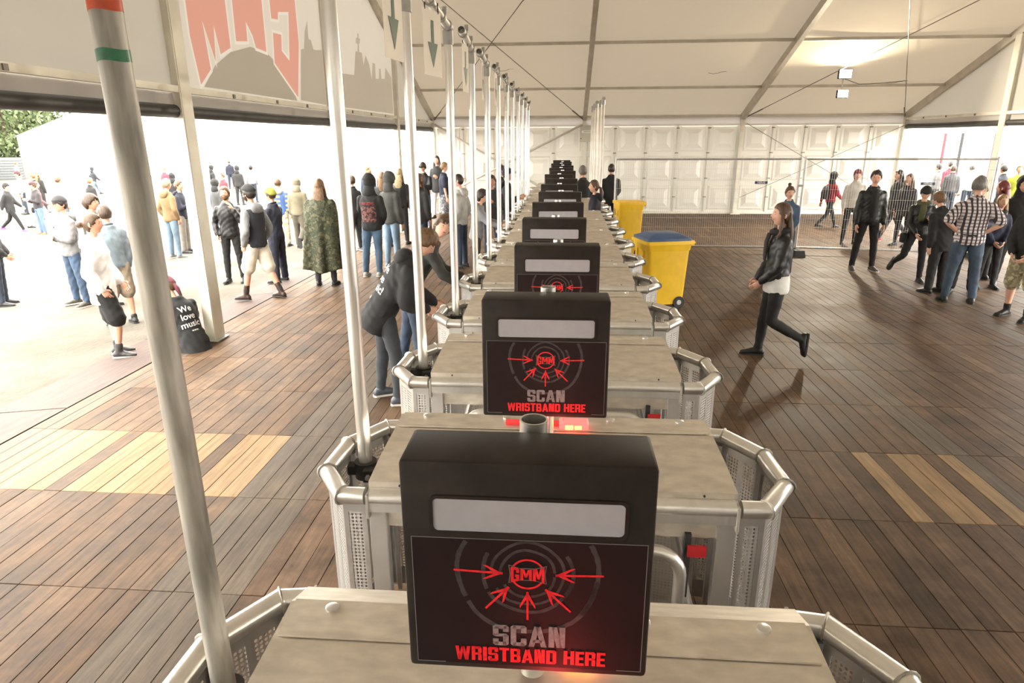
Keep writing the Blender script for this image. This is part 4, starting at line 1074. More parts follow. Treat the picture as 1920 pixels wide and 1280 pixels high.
def remesh_job(name, mb, mat, parent, voxel, smooth_it=5, wr=0.0):
    """queue a closed-shape union that becomes one smooth continuous surface"""
    me = bpy.data.meshes.new(name); me.from_pydata(mb.v, [], mb.f); me.materials.append(mat)
    o = link(name, me, parent)
    bm = bmesh.new(); bm.from_mesh(me); bmesh.ops.recalc_face_normals(bm, faces=bm.faces[:]); bm.to_mesh(me); bm.free()
    m = o.modifiers.new('r', 'REMESH'); m.mode = 'VOXEL'; m.voxel_size = voxel; m.use_smooth_shade = True
    s = o.modifiers.new('s', 'SMOOTH'); s.iterations = smooth_it; s.factor = 0.5
    _jobs.append((o, wr)); return o
def run_jobs():
    dg = bpy.context.evaluated_depsgraph_get(); dg.update()
    res = []
    for o, wr in _jobs:
        me = bpy.data.meshes.new_from_object(o.evaluated_get(dg)); res.append((o, me, wr))
    for o, me, wr in res:
        o.modifiers.clear(); old = o.data; nm = old.name; mt = old.materials[0]
        if len(me.vertices) < 8: continue
        me.materials.clear(); me.materials.append(mt)
        if wr:
            n = len(me.vertices); co = np.empty(n*3, 'f'); me.vertices.foreach_get('co', co); co = co.reshape(-1, 3)
            no = np.empty(n*3, 'f'); me.vertices.foreach_get('normal', no); no = no.reshape(-1, 3)
            s = sum(map(ord, o.name)) % 17
            w = np.sin(co[:, 2]*38+4*np.sin(co[:, 0]*19+s)+3*np.sin(co[:, 1]*17))*0.6+np.sin(co[:, 2]*71+co[:, 0]*47+s+2*np.sin(co[:, 1]*31))*0.4
            co += no*(w*wr)[:, None]; me.vertices.foreach_set('co', co.ravel())
        me.polygons.foreach_set('use_smooth', [True]*len(me.polygons))
        o.data = me; me.name = nm
        bpy.data.meshes.remove(old)
    _jobs.clear()

SKIN = {'pale': plain('skin_pale', (0.62, 0.36, 0.26), rough=0.5, var=0.06, scale=12), 'tan': plain('skin_tan', (0.52, 0.28, 0.19), rough=0.5, var=0.06, scale=12)}
def cloth(col, kind='cloth'):
    nm = kind+'_%02x%02x%02x' % tuple(int(255*min(1, c)) for c in col)
    if kind == 'leather': return plain(nm, col, rough=0.45, var=0.25, scale=12, bump=0.25, bscale=30, spec=0.4)
    if kind == 'jeans': return plain(nm, col, rough=0.8, var=0.40, scale=7, bump=0.12, bscale=60, stretch=(1, 1, 0.4))
    return plain(nm, col, rough=0.85, var=0.18, scale=9, bump=0.12, bscale=60)
def plaid_mat(name, a, b, c, sx=26, sz=22):
    m, nt, p = new_mat(name); tc = node(nt, 'ShaderNodeTexCoord'); sp = node(nt, 'ShaderNodeSeparateXYZ'); nt.links.new(tc.outputs['Object'], sp.inputs[0])
    def stripes(sock, k, th, ph=0.0):
        ad = node(nt, 'ShaderNodeMath', operation='MULTIPLY_ADD'); ad.inputs[1].default_value = k; ad.inputs[2].default_value = ph; nt.links.new(sock, ad.inputs[0])
        fr = node(nt, 'ShaderNodeMath', operation='FRACT'); nt.links.new(ad.outputs[0], fr.inputs[0])
        lt = node(nt, 'ShaderNodeMath', operation='LESS_THAN'); lt.inputs[1].default_value = th; nt.links.new(fr.outputs[0], lt.inputs[0]); return lt.outputs[0]
    xy = node(nt, 'ShaderNodeMath', operation='ADD'); nt.links.new(sp.outputs['X'], xy.inputs[0])
    ym = node(nt, 'ShaderNodeMath', operation='MULTIPLY'); ym.inputs[1].default_value = 0.35; nt.links.new(sp.outputs['Y'], ym.inputs[0]); nt.links.new(ym.outputs[0], xy.inputs[1])
    m1 = node(nt, 'ShaderNodeMix', data_type='RGBA'); m1.inputs['A'].default_value = (*a, 1); m1.inputs['B'].default_value = (*c, 1); nt.links.new(stripes(sp.outputs['Z'], sz, 0.42), m1.inputs['Factor'])
    m2 = node(nt, 'ShaderNodeMix', data_type='RGBA'); m2.inputs['B'].default_value = (*b, 1); nt.links.new(m1.outputs['Result'], m2.inputs['A']); nt.links.new(stripes(xy.outputs[0], sx, 0.40), m2.inputs['Factor'])
    nt.links.new(m2.outputs['Result'], p.inputs['Base Color']); p.inputs['Roughness'].default_value = 0.85
    return m
def camo_mat(name, cols, scale=6):
    m, nt, p = new_mat(name); tc = node(nt, 'ShaderNodeTexCoord'); nz = node(nt, 'ShaderNodeTexNoise'); nz.inputs['Scale'].default_value = scale; nz.inputs['Detail'].default_value = 3
    nt.links.new(tc.outputs['Object'], nz.inputs['Vector']); rp = node(nt, 'ShaderNodeValToRGB'); rp.color_ramp.interpolation = 'CONSTANT'; e = rp.color_ramp.elements
    while len(e) < len(cols): e.new(0.5)
    for i, c in enumerate(cols): e[i].position = 0 if i == 0 else 0.34+0.34*(i-1)/(len(cols)-1); e[i].color = (*c, 1)
    nt.links.new(nz.outputs['Fac'], rp.inputs[0]); nt.links.new(rp.outputs[0], p.inputs['Base Color']); p.inputs['Roughness'].default_value = 0.8
    return m
CAMO = camo_mat('flecktarn_cloth', [(0.014, 0.012, 0.008), (0.046, 0.048, 0.020), (0.020, 0.027, 0.012), (0.078, 0.072, 0.038)], 13)
CAMO_L = camo_mat('pale_camo_cloth', [(0.30, 0.27, 0.17), (0.42, 0.38, 0.26), (0.22, 0.20, 0.12), (0.50, 0.46, 0.33)], 9)
PLAID_W = plaid_mat('white_plaid_cloth', (0.62, 0.58, 0.58), (0.035, 0.03, 0.035), (0.26, 0.21, 0.23), 17, 21)
PLAID_R = plaid_mat('red_plaid_cloth', (0.50, 0.02, 0.035), (0.02, 0.008, 0.01), (0.12, 0.01, 0.015), 15, 15)
STRIPED = plaid_mat('striped_knit', (0.05, 0.10, 0.26), (0.05, 0.10, 0.26), (0.55, 0.42, 0.12), 3, 9)
def hairmat(col): return plain('hair_%02x%02x%02x' % tuple(int(255*c) for c in col), col, rough=0.45, var=0.45, scale=24, stretch=(3, 3, 0.6), bump=0.5, bscale=70)

HN, HM = 28, 22
def head_pts(ofs=lambda x, y, z: 0.0, w=0.077, d=0.096, h=0.121):
    """closed head surface, face towards +Y, chin to crown along z"""
    vs = []
    for i in range(HM+1):
        ph = math.pi*i/HM
        for j in range(HN):
            th = 2*math.pi*j/HN
            x, y, z = math.sin(ph)*math.sin(th), math.sin(ph)*math.cos(th), -math.cos(ph)
            X, Y, Z = x*w, y*d, z*h
            if z < 0: X *= 1-0.22*(-z)**1.6; 
            if z < 0 and y < 0: Y *= 1-0.45*(-z)
            if y > 0:
                g = lambda cx, cz, sx, sz: math.exp(-((abs(x)-cx)/sx)**2-((z-cz)/sz)**2)
                Y += 0.020*g(0, -0.16, 0.13, 0.13)+0.008*g(0, 0.02, 0.10, 0.16)          # nose
                Y -= 0.011*g(0.40, 0.06, 0.20, 0.10)                                         # eye sockets
                Y += 0.006*g(0.38, 0.24, 0.30, 0.07)                                         # brow
                Y += 0.005*g(0, -0.45, 0.20, 0.06)+0.010*g(0, -0.80, 0.25, 0.16)             # lips, chin
                Y -= 0.004*g(0, -0.60, 0.22, 0.06)
            v = Vector((X, Y, Z)); o = ofs(x, y, z)
            vs.append(v+v.normalized()*o if o else v)
    fs = []
    for i in range(HM):
        for j in range(HN): a = i*HN+j; b = i*HN+(j+1) % HN; fs.append((a, b, b+HN, a+HN))
    return vs, fs
def sstep(a, b, v):
    t = max(0, min(1, (v-a)/(b-a))); return t*t*(3-2*t)
def hairline(y, front=0.50, side=-0.15, back=-0.78):
    return side+(front-side)*sstep(0.15, 0.85, y) if y > 0.15 else back+(side-back)*sstep(-0.55, 0.15, y)

def person(label, X, Y, H=1.75, yaw=180, z=None, top=('jacket', (0.03, 0.03, 0.03)), bot=('jeans', (0.05, 0.08, 0.14)), shoes=(0.03, 0.03, 0.03), skin='pale',
           hair=('short', (0.05, 0.03, 0.02)), cover=None, armL='relax', armR='relax', legL=(0, 4, 2), legR=(0, 4, 2), lean=(0, 0), head=(0, 0), build=1.0, fem=False,
           near=True, extras=(), group=None, pelvis=None, name='person', inner=None, topkind='cloth', hands='relax', face=True, beard=None):
    k = H/1.76
    if X < -4.5 or X > 10.7:                                        # outdoor clothes, hair and skin darkened in colour to offset the bright sky
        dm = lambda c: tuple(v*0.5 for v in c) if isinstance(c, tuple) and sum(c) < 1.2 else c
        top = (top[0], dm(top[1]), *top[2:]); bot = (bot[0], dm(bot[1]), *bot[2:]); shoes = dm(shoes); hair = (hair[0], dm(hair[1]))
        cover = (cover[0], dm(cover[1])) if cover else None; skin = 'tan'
    if z is None: z = ground_z(X)
    root = empty(name, (X, Y, z), R(yaw), label, 'person', group)
    vox = 0.015 if near else 0.024
    sk = SKIN[skin]
    ARMS = {'relax': ((0.16, 0.02, -1), (0.04, 0.22, -1)), 'pockets': ((0.38, -0.22, -1), (-0.22, 0.42, -0.85)), 'fold': ((0.22, 0.28, -1), (-0.85, 0.55, 0.18)),
            'phone': ((0.18, 0.22, -1), (-0.38, 0.85, 0.35)), 'face': ((0.32, 0.55, -0.75), (-0.45, 0.15, 0.95)), 'hip': ((0.50, -0.42, -0.80), (-0.62, 0.42, -0.55)),
            'fwd': ((0.12, 0.75, -0.65), (-0.05, 1, -0.05)), 'reach': ((0.10, 0.95, -0.28), (-0.1, 1, 0.05)), 'swingF': ((0.12, 0.42, -1), (-0.02, 0.80, -0.75)), 'swingB': ((0.14, -0.50, -1), (0.08, -0.12, -1)),
            'front': ((0.14, 0.22, -1), (-0.42, 0.55, -0.70)), 'knee': ((0.25, 0.75, -0.55), (-0.35, 0.65, -0.5)), 'behind': ((0.25, -0.35, -1), (-0.6, -0.35, -0.6)), 'chest': ((0.25, 0.35, -0.9), (-0.75, 0.45, 0.55)), 'out': ((0.45, 0.15, -0.9), (0.15, 0.55, -0.8))}
    # ---- skeleton (metres, local, facing +Y)
    sh = (0.152 if fem else 0.172)*(0.6+0.4*build)
    hipw = 0.092 if fem else 0.088
    def dirleg(fl, ab, s): return Vector((s*math.sin(R(ab)), math.sin(R(fl))*math.cos(R(ab)), -math.cos(R(fl))*math.cos(R(ab))))
    legs = {}
    for s, L in ((-1, legL), (1, legR)):
        th = dirleg(L[0], L[1], s); sn = dirleg(L[0]-L[2], L[1]*0.6, s)
        legs[s] = (th, sn)
    TH, SN, AN = 0.430, 0.400, 0.075
    if pelvis is None:
        low = 0
        for s, (th, sn) in legs.items():
            L = legL if s < 0 else legR
            dz = th.z*TH+sn.z*SN; low = min(low, dz)
        pz = -low+AN+0.035
    else: pz = pelvis/k
    pel = Vector((0, 0, pz))
    fl, sl = R(lean[0]), R(lean[1])
    u = Vector((math.sin(sl), math.sin(fl)*math.cos(sl), math.cos(fl)*math.cos(sl))).normalized()
    rt = Vector((1, 0, 0)); rt = (rt-u*rt.dot(u)).normalized(); fw = u.cross(rt).normalized()
    # hips stay over the feet when leaning
    if pelvis is None and lean[0]: pel.y -= 0.16*math.sin(fl)
    def T(a, b, c): return pel+rt*a+fw*b+u*c
    hip = {s: pel+Vector((s*hipw, 0, -0.035)) for s in (-1, 1)}
    knee = {s: hip[s]+legs[s][0]*TH for s in (-1, 1)}
    ank = {s: knee[s]+legs[s][1]*SN for s in (-1, 1)}
    sho = {s: T(s*sh, -0.005, 0.428) for s in (-1, 1)}
    elb, wri, fdir = {}, {}, {}
    for s, an in ((-1, armL), (1, armR)):
        ua, fa = ARMS[an] if isinstance(an, str) else an
        ud = (rt*s*ua[0]+fw*ua[1]+u*ua[2]).normalized(); fd = (rt*s*fa[0]+fw*fa[1]+u*fa[2]).normalized()
        elb[s] = sho[s]+ud*0.285; wri[s] = elb[s]+fd*0.245; fdir[s] = fd
    hy, hp = R(head[0]), R(head[1])
    nb = T(0, 0.0, 0.52); hc = T(0, 0.024, 0.700)
    Mh = Matrix((rt, fw, u)).transposed() @ Matrix.Rotation(hy, 3, 'Z') @ Matrix.Rotation(hp, 3, 'X')
    Hm = Mh.to_4x4(); Hm.translation = hc
    B = build
    torso = [(-0.10, 0.13, 0.09), (-0.02, 0.158, 0.108), (0.12, 0.130 if fem else 0.142, 0.096), (0.25, 0.142 if fem else 0.155, 0.104), (0.36, 0.155 if fem else 0.170, 0.108), (0.43, sh*0.96, 0.090), (0.485, sh*0.62, 0.066), (0.53, 0.060, 0.056)]
    S = Matrix.Scale(k, 4)
    # ---- body: one continuous surface, hands and head joined on
    mb = MB()
    loft(mb, [(T(0, 0, a), rt*w*B, fw*d*B) for a, w, d in torso])
    limb(mb, T(0, -0.004, 0.47), T(0, 0.014, 0.625), [(0, 0.055), (0.5, 0.051), (1, 0.050)])
    for s in (-1, 1):
        limb(mb, hip[s], knee[s], [(0, 0.082*B), (0.4, 0.074*B), (0.85, 0.055), (1, 0.052)])
        limb(mb, knee[s], ank[s], [(0, 0.052), (0.3, 0.056), (0.75, 0.038), (1, 0.034)])
        limb(mb, sho[s], elb[s], [(0, 0.050*B), (0.5, 0.045*B), (1, 0.037)])
        limb(mb, elb[s], wri[s], [(0, 0.038), (0.3, 0.039), (1, 0.026)])
    mb.v = [tuple(S @ Vector(v)) for v in mb.v]
    body = remesh_job('body', mb, sk, root, vox+0.003, 4)
    extra = MB()
    vs, fs = head_pts(); extra.add([Hm @ v for v in vs], fs)
    for s in (-1, 1):                                               # ears
        e = MB(); c = Vector((s*0.074, -0.006, -0.004)); loft(e, [(c+Vector((s*t, -t*0.6, 0)), Vector((0, 0.017*q, 0)), Vector((0, 0, 0.030*q))) for t, q in ((-0.006, 0.7), (0.004, 1), (0.012, 1), (0.015, 0.6))], 8)
        extra.add([Hm @ Vector(v) for v in e.v], e.f)
        # hand: palm and five fingers
        fd = fdir[s]; side = (rt*s); side = (side-fd*side.dot(fd))
        if side.length < 0.2: side = fw-fd*fw.dot(fd)
        side.normalize(); nrm = fd.cross(side)*s; nrm.normalize()   # palm faces nrm or so
        inn = -side; across = fd.cross(inn).normalized()
        if across.dot(fw) < 0: across = -across
        w0 = wri[s]
        loft(extra, [(w0+fd*t, across*a, inn*b) for t, a, b in ((-0.02, 0.024, 0.018), (0.015, 0.030, 0.016), (0.05, 0.039, 0.015), (0.085, 0.040, 0.013), (0.097, 0.030, 0.008))], 10)
        curl = 1.05 if hands == 'fist' else 0.30
        for q, (o, ln) in enumerate(((0.030, 0.070), (0.010, 0.080), (-0.010, 0.075), (-0.029, 0.060))):
            p0 = w0+fd*0.085+across*o; d1 = (fd*math.cos(curl)+inn*math.sin(curl)); d2 = (fd*math.cos(curl*2.1)+inn*math.sin(curl*2.1))
            p1 = p0+d1*ln*0.5; p2 = p1+d2*ln*0.5
            extra.tube([p0, p1, p2, p2+d2*0.004], [0.0092, 0.0088, 0.0078, 0.004], 6)
        p0 = w0+fd*0.025+across*0.030; d1 = (fd*0.75+across*0.6+inn*0.25).normalized(); d2 = (fd*0.95+inn*0.35).normalized()
        extra.tube([p0, p0+d1*0.035, p0+d1*0.035+d2*0.032, p0+d1*0.035+d2*0.036], [0.012, 0.0105, 0.009, 0.004], 6)
    extra.v = [tuple(S @ Vector(v)) for v in extra.v]
    _merge.append((body, extra))
    # ---- face
    if face:
        fm = MB(); ft = MB(); bw = MB()
        for s in (-1, 1):
            for q, (bb, cx, cz, cy, sx, sz) in enumerate(((fm, 0.030, 0.006, 0.0775, 0.0125, 0.0055), (bw, 0.031, 0.029, 0.0855, 0.018, 0.0042))):
                e = MB(); loft(e, [(Vector((s*cx, cy+t, cz)), Vector((sx*w_, 0, 0)), Vector((0, 0, sz*w_))) for t, w_ in ((-0.006, 0.8), (0.0, 1), (0.003, 0.6))], 8)
                bb.add([S @ (Hm @ Vector(v)) for v in e.v], e.f)
        e = MB(); loft(e, [(Vector((0, 0.094+t, -0.052)), Vector((0.021*w_, 0, 0)), Vector((0, 0, 0.0055*w_))) for t, w_ in ((-0.010, 0.8), (0.0, 1), (0.0025, 0.6))], 10); ft.add([S @ (Hm @ Vector(v)) for v in e.v], e.f)
        fm.build('eyes', plain('eye_dark', (0.03, 0.022, 0.018), rough=0.25, var=0.05), root, smooth=60)
        bw.build('eyebrows', hairmat(tuple(c*0.7 for c in hair[1])), root, smooth=60)
        ft.build('mouth', plain('lips', (0.42, 0.13, 0.11), rough=0.45, var=0.05), root, smooth=60)
        if beard:
            vs, fs = head_pts(lambda x, y, zz: 0.010 if (zz < -0.30+0.12*abs(x) and y > -0.1 and not (abs(x) < 0.22 and -0.52 < zz < -0.38)) else -0.012)
            bm_ = MB(); bm_.add([S @ (Hm @ v) for v in vs], fs); bm_.build('beard', hairmat(beard), root, smooth=180)
    # ---- hair and head covers
    def shell(nm, ofs, mat, w=0.077, d=0.096, h=0.121):
        vs, fs = head_pts(ofs, w, d, h); m_ = MB(); m_.add([S @ (Hm @ v) for v in vs], fs); return m_.build(nm, mat, root, smooth=180)
    st, hcol = hair
    hm_ = hairmat(hcol)
    def LH(pts, rad, fl_=0.6, n=10):
        """lock of hair along head-space points"""
        m_ = MB(); P = [Hm @ Vector(p) for p in pts]; rings = []
        for i, p in enumerate(P):
            t = (P[min(i+1, len(P)-1)]-P[max(i-1, 0)]).normalized(); x_ = Mh @ Vector((1, 0, 0)); x_ = (x_-t*x_.dot(t)).normalized(); y_ = t.cross(x_); rings.append((p, x_*rad[i], y_*rad[i]*fl_))
        loft(m_, rings, n); m_.v = [tuple(S @ Vector(v)) for v in m_.v]; return m_
    if st != 'none':
        th = {'short': 0.016, 'thick': 0.026, 'buzz': 0.006}.get(st, 0.014)
        bk = -0.55 if st in ('short', 'buzz') else -0.75
        rr = random.Random(len(label))
        ph1, ph2 = rr.uniform(0, 6), rr.uniform(0, 6)
        fr = 0.56 if st != 'thick' else 0.34
        shell('hair', lambda x, y, zz: (-0.014+(th+0.014)*sstep(-0.06, 0.06, zz-hairline(y, fr, -0.12, bk)+(0.09*math.sin(15*x+ph1)+0.05*math.sin(27*x+ph2) if y > 0.2 else 0.0)))+(0.0035*math.sin(9*x+ph1+7*zz)*math.sin(8*y+ph2) if st != 'buzz' else 0), hm_)
        if st == 'long': LH([(0, -0.055, 0.03), (0, -0.085, -0.08), (0, -0.10, -0.18), (0, -0.115, -0.30), (0, -0.11, -0.40)], [0.075, 0.088, 0.095, 0.080, 0.035], 0.42, 14).build('long_hair', hm_, root, smooth=180)
        if st == 'long':
            for s in (-1, 1): LH([(s*0.066, 0.012, 0.02), (s*0.080, 0.008, -0.08), (s*0.085, 0.02, -0.20), (s*0.08, 0.045, -0.30)], [0.022, 0.030, 0.034, 0.016], 0.7).build('hair_strand', hm_, root, smooth=180)
        if st == 'bun': LH([(0, -0.085, 0.00), (0, -0.115, 0.0), (0, -0.150, -0.005), (0, -0.165, -0.008)], [0.025, 0.045, 0.042, 0.018], 0.9).build('hair_bun', hm_, root, smooth=180)
        if st == 'topbun': LH([(0, -0.055, 0.09), (0, -0.075, 0.12), (0, -0.085, 0.15), (0, -0.09, 0.165)], [0.02, 0.034, 0.034, 0.012], 0.9).build('hair_bun', hm_, root, smooth=180)
        if st == 'pony': LH([(0, -0.085, -0.01), (0, -0.13, -0.03), (0, -0.15, -0.12), (0, -0.145, -0.24), (0, -0.13, -0.34)], [0.018, 0.036, 0.052, 0.050, 0.015], 0.8).build('ponytail', hm_, root, smooth=180)
    if cover:
        ck, cc = cover; cm = cloth(cc)
        if ck == 'hood':
            hl = lambda y: (-2 if y < 0.1 else -2+2.62*sstep(0.1, 0.62, y))
            shell('hood', lambda x, y, zz: (-0.02+(0.050)*sstep(-0.12, 0.12, zz-hairline(y, 0.52, -0.55, -2) if y > 0.0 else 1))+(0.02 if (y < -0.3 and zz > 0.2) else 0), cm)
            m_ = MB(); loft(m_, [(hc-u*0.05+Mh @ Vector((0, -0.03, 0)), rt*0.088, fw*0.085), (T(0, -0.03, 0.58), rt*0.098, fw*0.088), (T(0, -0.02, 0.50), rt*0.12, fw*0.095), (T(0, -0.015, 0.46), rt*0.09, fw*0.07)], 14)
            m_.v = [tuple(S @ Vector(v)) for v in m_.v]; m_.build('hood_neck', cm, root, smooth=180)
        if ck in ('beanie', 'cap', 'scarfcap'):
            lim = {'beanie': 0.22, 'cap': 0.30, 'scarfcap': 0.30}[ck]
            shell('hat', lambda x, y, zz: -0.012+(0.034)*sstep(-0.05, 0.03, zz-(lim-(0.30 if ck != 'cap' else 0.12)*sstep(0.2, -0.7, y)))+(0.006 if ck == 'cap' and zz > 0.3 else 0), cm)
            if ck == 'scarfcap': LH([(0, -0.075, 0.0), (0, -0.10, -0.06), (0, -0.11, -0.16)], [0.065, 0.06, 0.03], 0.5).build('scarf_tail', cm, root, smooth=180)
            if ck == 'cap':
                m_ = MB(); pts = [(math.sin(R(a))*0.082, 0.055+math.cos(R(a))*0.115) for a in range(-70, 71, 14)]; pts = [(p[0], p[1]) for p in pts]+[(0.06, 0.03), (-0.06, 0.03)]
                m_.poly(pts, 0.006, Hm @ Matrix.Translation((0, 0, 0.042)) @ Matrix.Rotation(R(-8), 4, 'X')); m_.v = [tuple(S @ Vector(v)) for v in m_.v]; m_.build('cap_brim', cm, root)
    # ---- trousers / shorts / skirt
    bk_, bc = bot[0], bot[1]
    bm_ = bc if isinstance(bc, bpy.types.Material) else cloth(bc, 'jeans' if bk_ == 'jeans' else 'cloth')
    mb = MB(); inf = {'jeans': 0.014, 'slim': 0.009, 'shorts': 0.030, 'loose': 0.026}.get(bk_, 0.014)
    inq = min(inf, 0.011)
    loft(mb, [(T(0, 0, a), rt*(w*B+inq), fw*(d*B+inq)) for a, w, d in ((-0.11, 0.12, 0.095), (-0.06, 0.155, 0.108), (0.0, 0.158, 0.108), (0.10, 0.140, 0.098), (0.13, 0.132, 0.093))])
    for s in (-1, 1):
        if bk_ == 'shorts':
            f_ = bot[2] if len(bot) > 2 else 0.85
            e = hip[s]+(knee[s]-hip[s])*min(1, f_); r_ = 0.074*B+inf
            limb(mb, hip[s], e, [(0, 0.082*B+inf), (0.5, 0.080*B+inf), (1, r_+0.006)])
            if f_ > 1: limb(mb, knee[s], knee[s]+(ank[s]-knee[s])*(f_-1), [(0, r_), (1, r_)])
        else:
            limb(mb, hip[s], knee[s], [(0, 0.082*B+inf), (0.4, 0.074*B+inf), (1, 0.054+inf)])
            limb(mb, knee[s], knee[s]+(ank[s]-knee[s])*0.97, [(0, 0.054+inf), (0.3, 0.056+inf*0.8), (0.8, 0.042+inf), (1, 0.042+inf)])
    mb.v = [tuple(S @ Vector(v)) for v in mb.v]
    remesh_job('shorts' if bk_ == 'shorts' else 'trousers', mb, bm_, root, vox, 4, 0.0035 if near else 0)
    # ---- shoes
    for s in (-1, 1):
        L = legL if s < 0 else legR
        th, sn = legs[s]; a = ank[s]
        fdx = Vector((s*0.16, 1, 0)).normalized()
        if L[2] > 35 and L[0] < 20: fd = (Vector((0, 1, 0))-sn*sn.y); fd = fd.normalized() if fd.length > 0.1 else Vector((0, 0, -1)); fd = (fd*0.9+sn*0.45).normalized()
        elif len(L) > 3: fd = Vector((0, math.cos(R(L[3])), math.sin(R(L[3]))))
        else: fd = fdx
        upv = -sn if fd is not fdx else Vector((0, 0, 1)); upv = (upv-fd*upv.dot(fd)).normalized(); sx_ = fd.cross(upv).normalized()
        base = a-upv*0.045
        sm = MB(); loft(sm, [(base+fd*t+upv*hh, sx_*w_, upv*h_) for t, w_, h_, hh in ((-0.075, 0.022, 0.025, 0.005), (-0.055, 0.038, 0.042, 0.012), (0.0, 0.042, 0.052, 0.020), (0.07, 0.046, 0.042, 0.010), (0.13, 0.050, 0.030, 0.0), (0.175, 0.042, 0.024, -0.004), (0.195, 0.022, 0.016, -0.008))], 12)
        limb(sm, a+sn*0.02, a-sn*(0.05 if 'boots' not in extras else 0.16), [(0, 0.044), (1, 0.046)])
        sm.v = [tuple(S @ Vector(v)) for v in sm.v]
        remesh_job('shoe', sm, cloth(shoes, 'leather') if sum(shoes) < 0.3 else cloth(shoes), root, 0.012 if near else 0.02, 3)
        so = MB(); outl = [(-0.078, 0.020), (-0.06, 0.038), (0.0, 0.040), (0.07, 0.047), (0.13, 0.051), (0.18, 0.042), (0.20, 0.018)]
        pts = [(w_, t) for t, w_ in outl]+[(-w_, t) for t, w_ in outl[::-1]]
        Ms = Matrix((sx_, fd, upv)).transposed().to_4x4(); Ms.translation = base-upv*0.030
        so.poly(pts, 0.018, Ms); so.v = [tuple(S @ Vector(v)) for v in so.v]; so.build('sole', plain('shoe_sole_pale', (0.5, 0.47, 0.42), rough=0.7) if sum(shoes) > 0.12 or 'palesole' in extras else DARK, root)
    # ---- upper garment
    tk, tcol = top[0], top[1]
    tm = tcol if isinstance(tcol, bpy.types.Material) else cloth(tcol, topkind)
    inf = {'tee': 0.018, 'shirt': 0.022, 'hoodie': 0.027, 'jacket': 0.023, 'coat': 0.030, 'vest': 0.026, 'poncho': 0.05}[tk]
    hem = {'tee': -0.10, 'shirt': -0.10, 'hoodie': -0.11, 'jacket': -0.08, 'coat': -0.20, 'vest': -0.08, 'poncho': -0.1}[tk]
    if 'longtop' in extras: hem = -0.24; inf += 0.014
    mb = MB()
    ring = [(hem, 0.150, 0.102)]+([(-0.06, 0.160, 0.110)] if hem < -0.1 else [])+[t for t in torso if t[0] > -0.05][:-1]+[(0.520, 0.082, 0.070), (0.545, 0.066, 0.060)]
    loft(mb, [(T(0, 0, a), rt*(w*B+inf), fw*(d*B+inf*0.95)) for a, w, d in ring])
    sl_ = top[2] if len(top) > 2 else (0.6 if tk == 'tee' else 1.0)
    if tk == 'vest': sl_ = 0.0
    for s in (-1, 1):
        if sl_ <= 0: limb(mb, sho[s], sho[s]+(elb[s]-sho[s])*0.12, [(0, 0.062), (1, 0.064)]); continue
        fa = min(1.0, sl_/0.5 if sl_ < 0.5 else 1.0)
        if sl_ < 1: 
            e = sho[s]+(elb[s]-sho[s])*min(1, sl_*1.25); limb(mb, sho[s], e, [(0, 0.046*B+inf*0.8), (0.6, 0.048*B+inf), (1, 0.050*B+inf)])
        else:
            limb(mb, sho[s], elb[s], [(0, 0.046*B+inf*0.8), (0.5, 0.045*B+inf*0.85), (1, 0.039+inf*0.85)])
            limb(mb, elb[s], wri[s], [(0, 0.040+inf*0.9), (0.4, 0.041+inf*0.8), (0.93, 0.030+inf*0.6), (0.98, 0.032+inf*0.4)])
    if tk == 'poncho':
        for a, w, d in (): pass
        n_ = 56; b_ = len(mb.v); rows = ((-0.66, 0.33, 0.25, 0.17), (-0.45, 0.315, 0.24, 0.14), (-0.15, 0.295, 0.225, 0.10), (0.10, 0.275, 0.20, 0.06), (0.28, 0.25, 0.175, 0.03), (0.40, 0.21, 0.145, 0.0), (0.465, 0.15, 0.11, 0.0), (0.53, 0.08, 0.08, 0.0))
        for a_, w_, d_, wv in rows:
            for j_ in range(n_):
                t_ = 2*math.pi*j_/n_; q_ = 1+wv*math.sin(7*t_+0.6)+wv*0.4*math.sin(12*t_+1); mb.v.append(tuple(T(w_*q_*math.cos(t_), -0.02+d_*q_*math.sin(t_), a_-0.03*wv*6*math.sin(3*t_))))
        for i_ in range(len(rows)-1):
            for j_ in range(n_): mb.f.append((b_+i_*n_+j_, b_+i_*n_+(j_+1) % n_, b_+(i_+1)*n_+(j_+1) % n_, b_+(i_+1)*n_+j_))
        mb.f.append(tuple(b_+j_ for j_ in range(n_))[::-1]); mb.f.append(tuple(b_+(len(rows)-1)*n_+j_ for j_ in range(n_)))
    mb.v = [tuple(S @ Vector(v)) for v in mb.v]
    tn = {'tee': 't_shirt', 'shirt': 'shirt', 'hoodie': 'hoodie', 'jacket': 'jacket', 'coat': 'coat', 'vest': 'vest', 'poncho': 'poncho'}[tk]
    tob = remesh_job(tn, mb, tm, root, vox, 5, 0.0045 if near else 0)
    def simple(nm, rings, mat, n=14):
        m_ = MB(); loft(m_, rings, n); m_.v = [tuple(S @ Vector(v)) for v in m_.v]; return m_.build(nm, mat, root, smooth=180)
    if tk == 'hoodie' and not (cover and cover[0] == 'hood') or 'hooddown' in extras:
        hmx = cloth(top[1] if tk == 'hoodie' and not isinstance(top[1], bpy.types.Material) else (0.25, 0.25, 0.25))
        simple('hood_folded', [(T(0, -0.085, 0.40), rt*0.05, fw*0.02), (T(0, -0.105, 0.44), rt*0.11, fw*0.045), (T(0, -0.085, 0.51), rt*0.125, fw*0.065), (T(0, -0.055, 0.555), rt*0.095, fw*0.065), (T(0, -0.04, 0.575), rt*0.06, fw*0.04)], hmx)
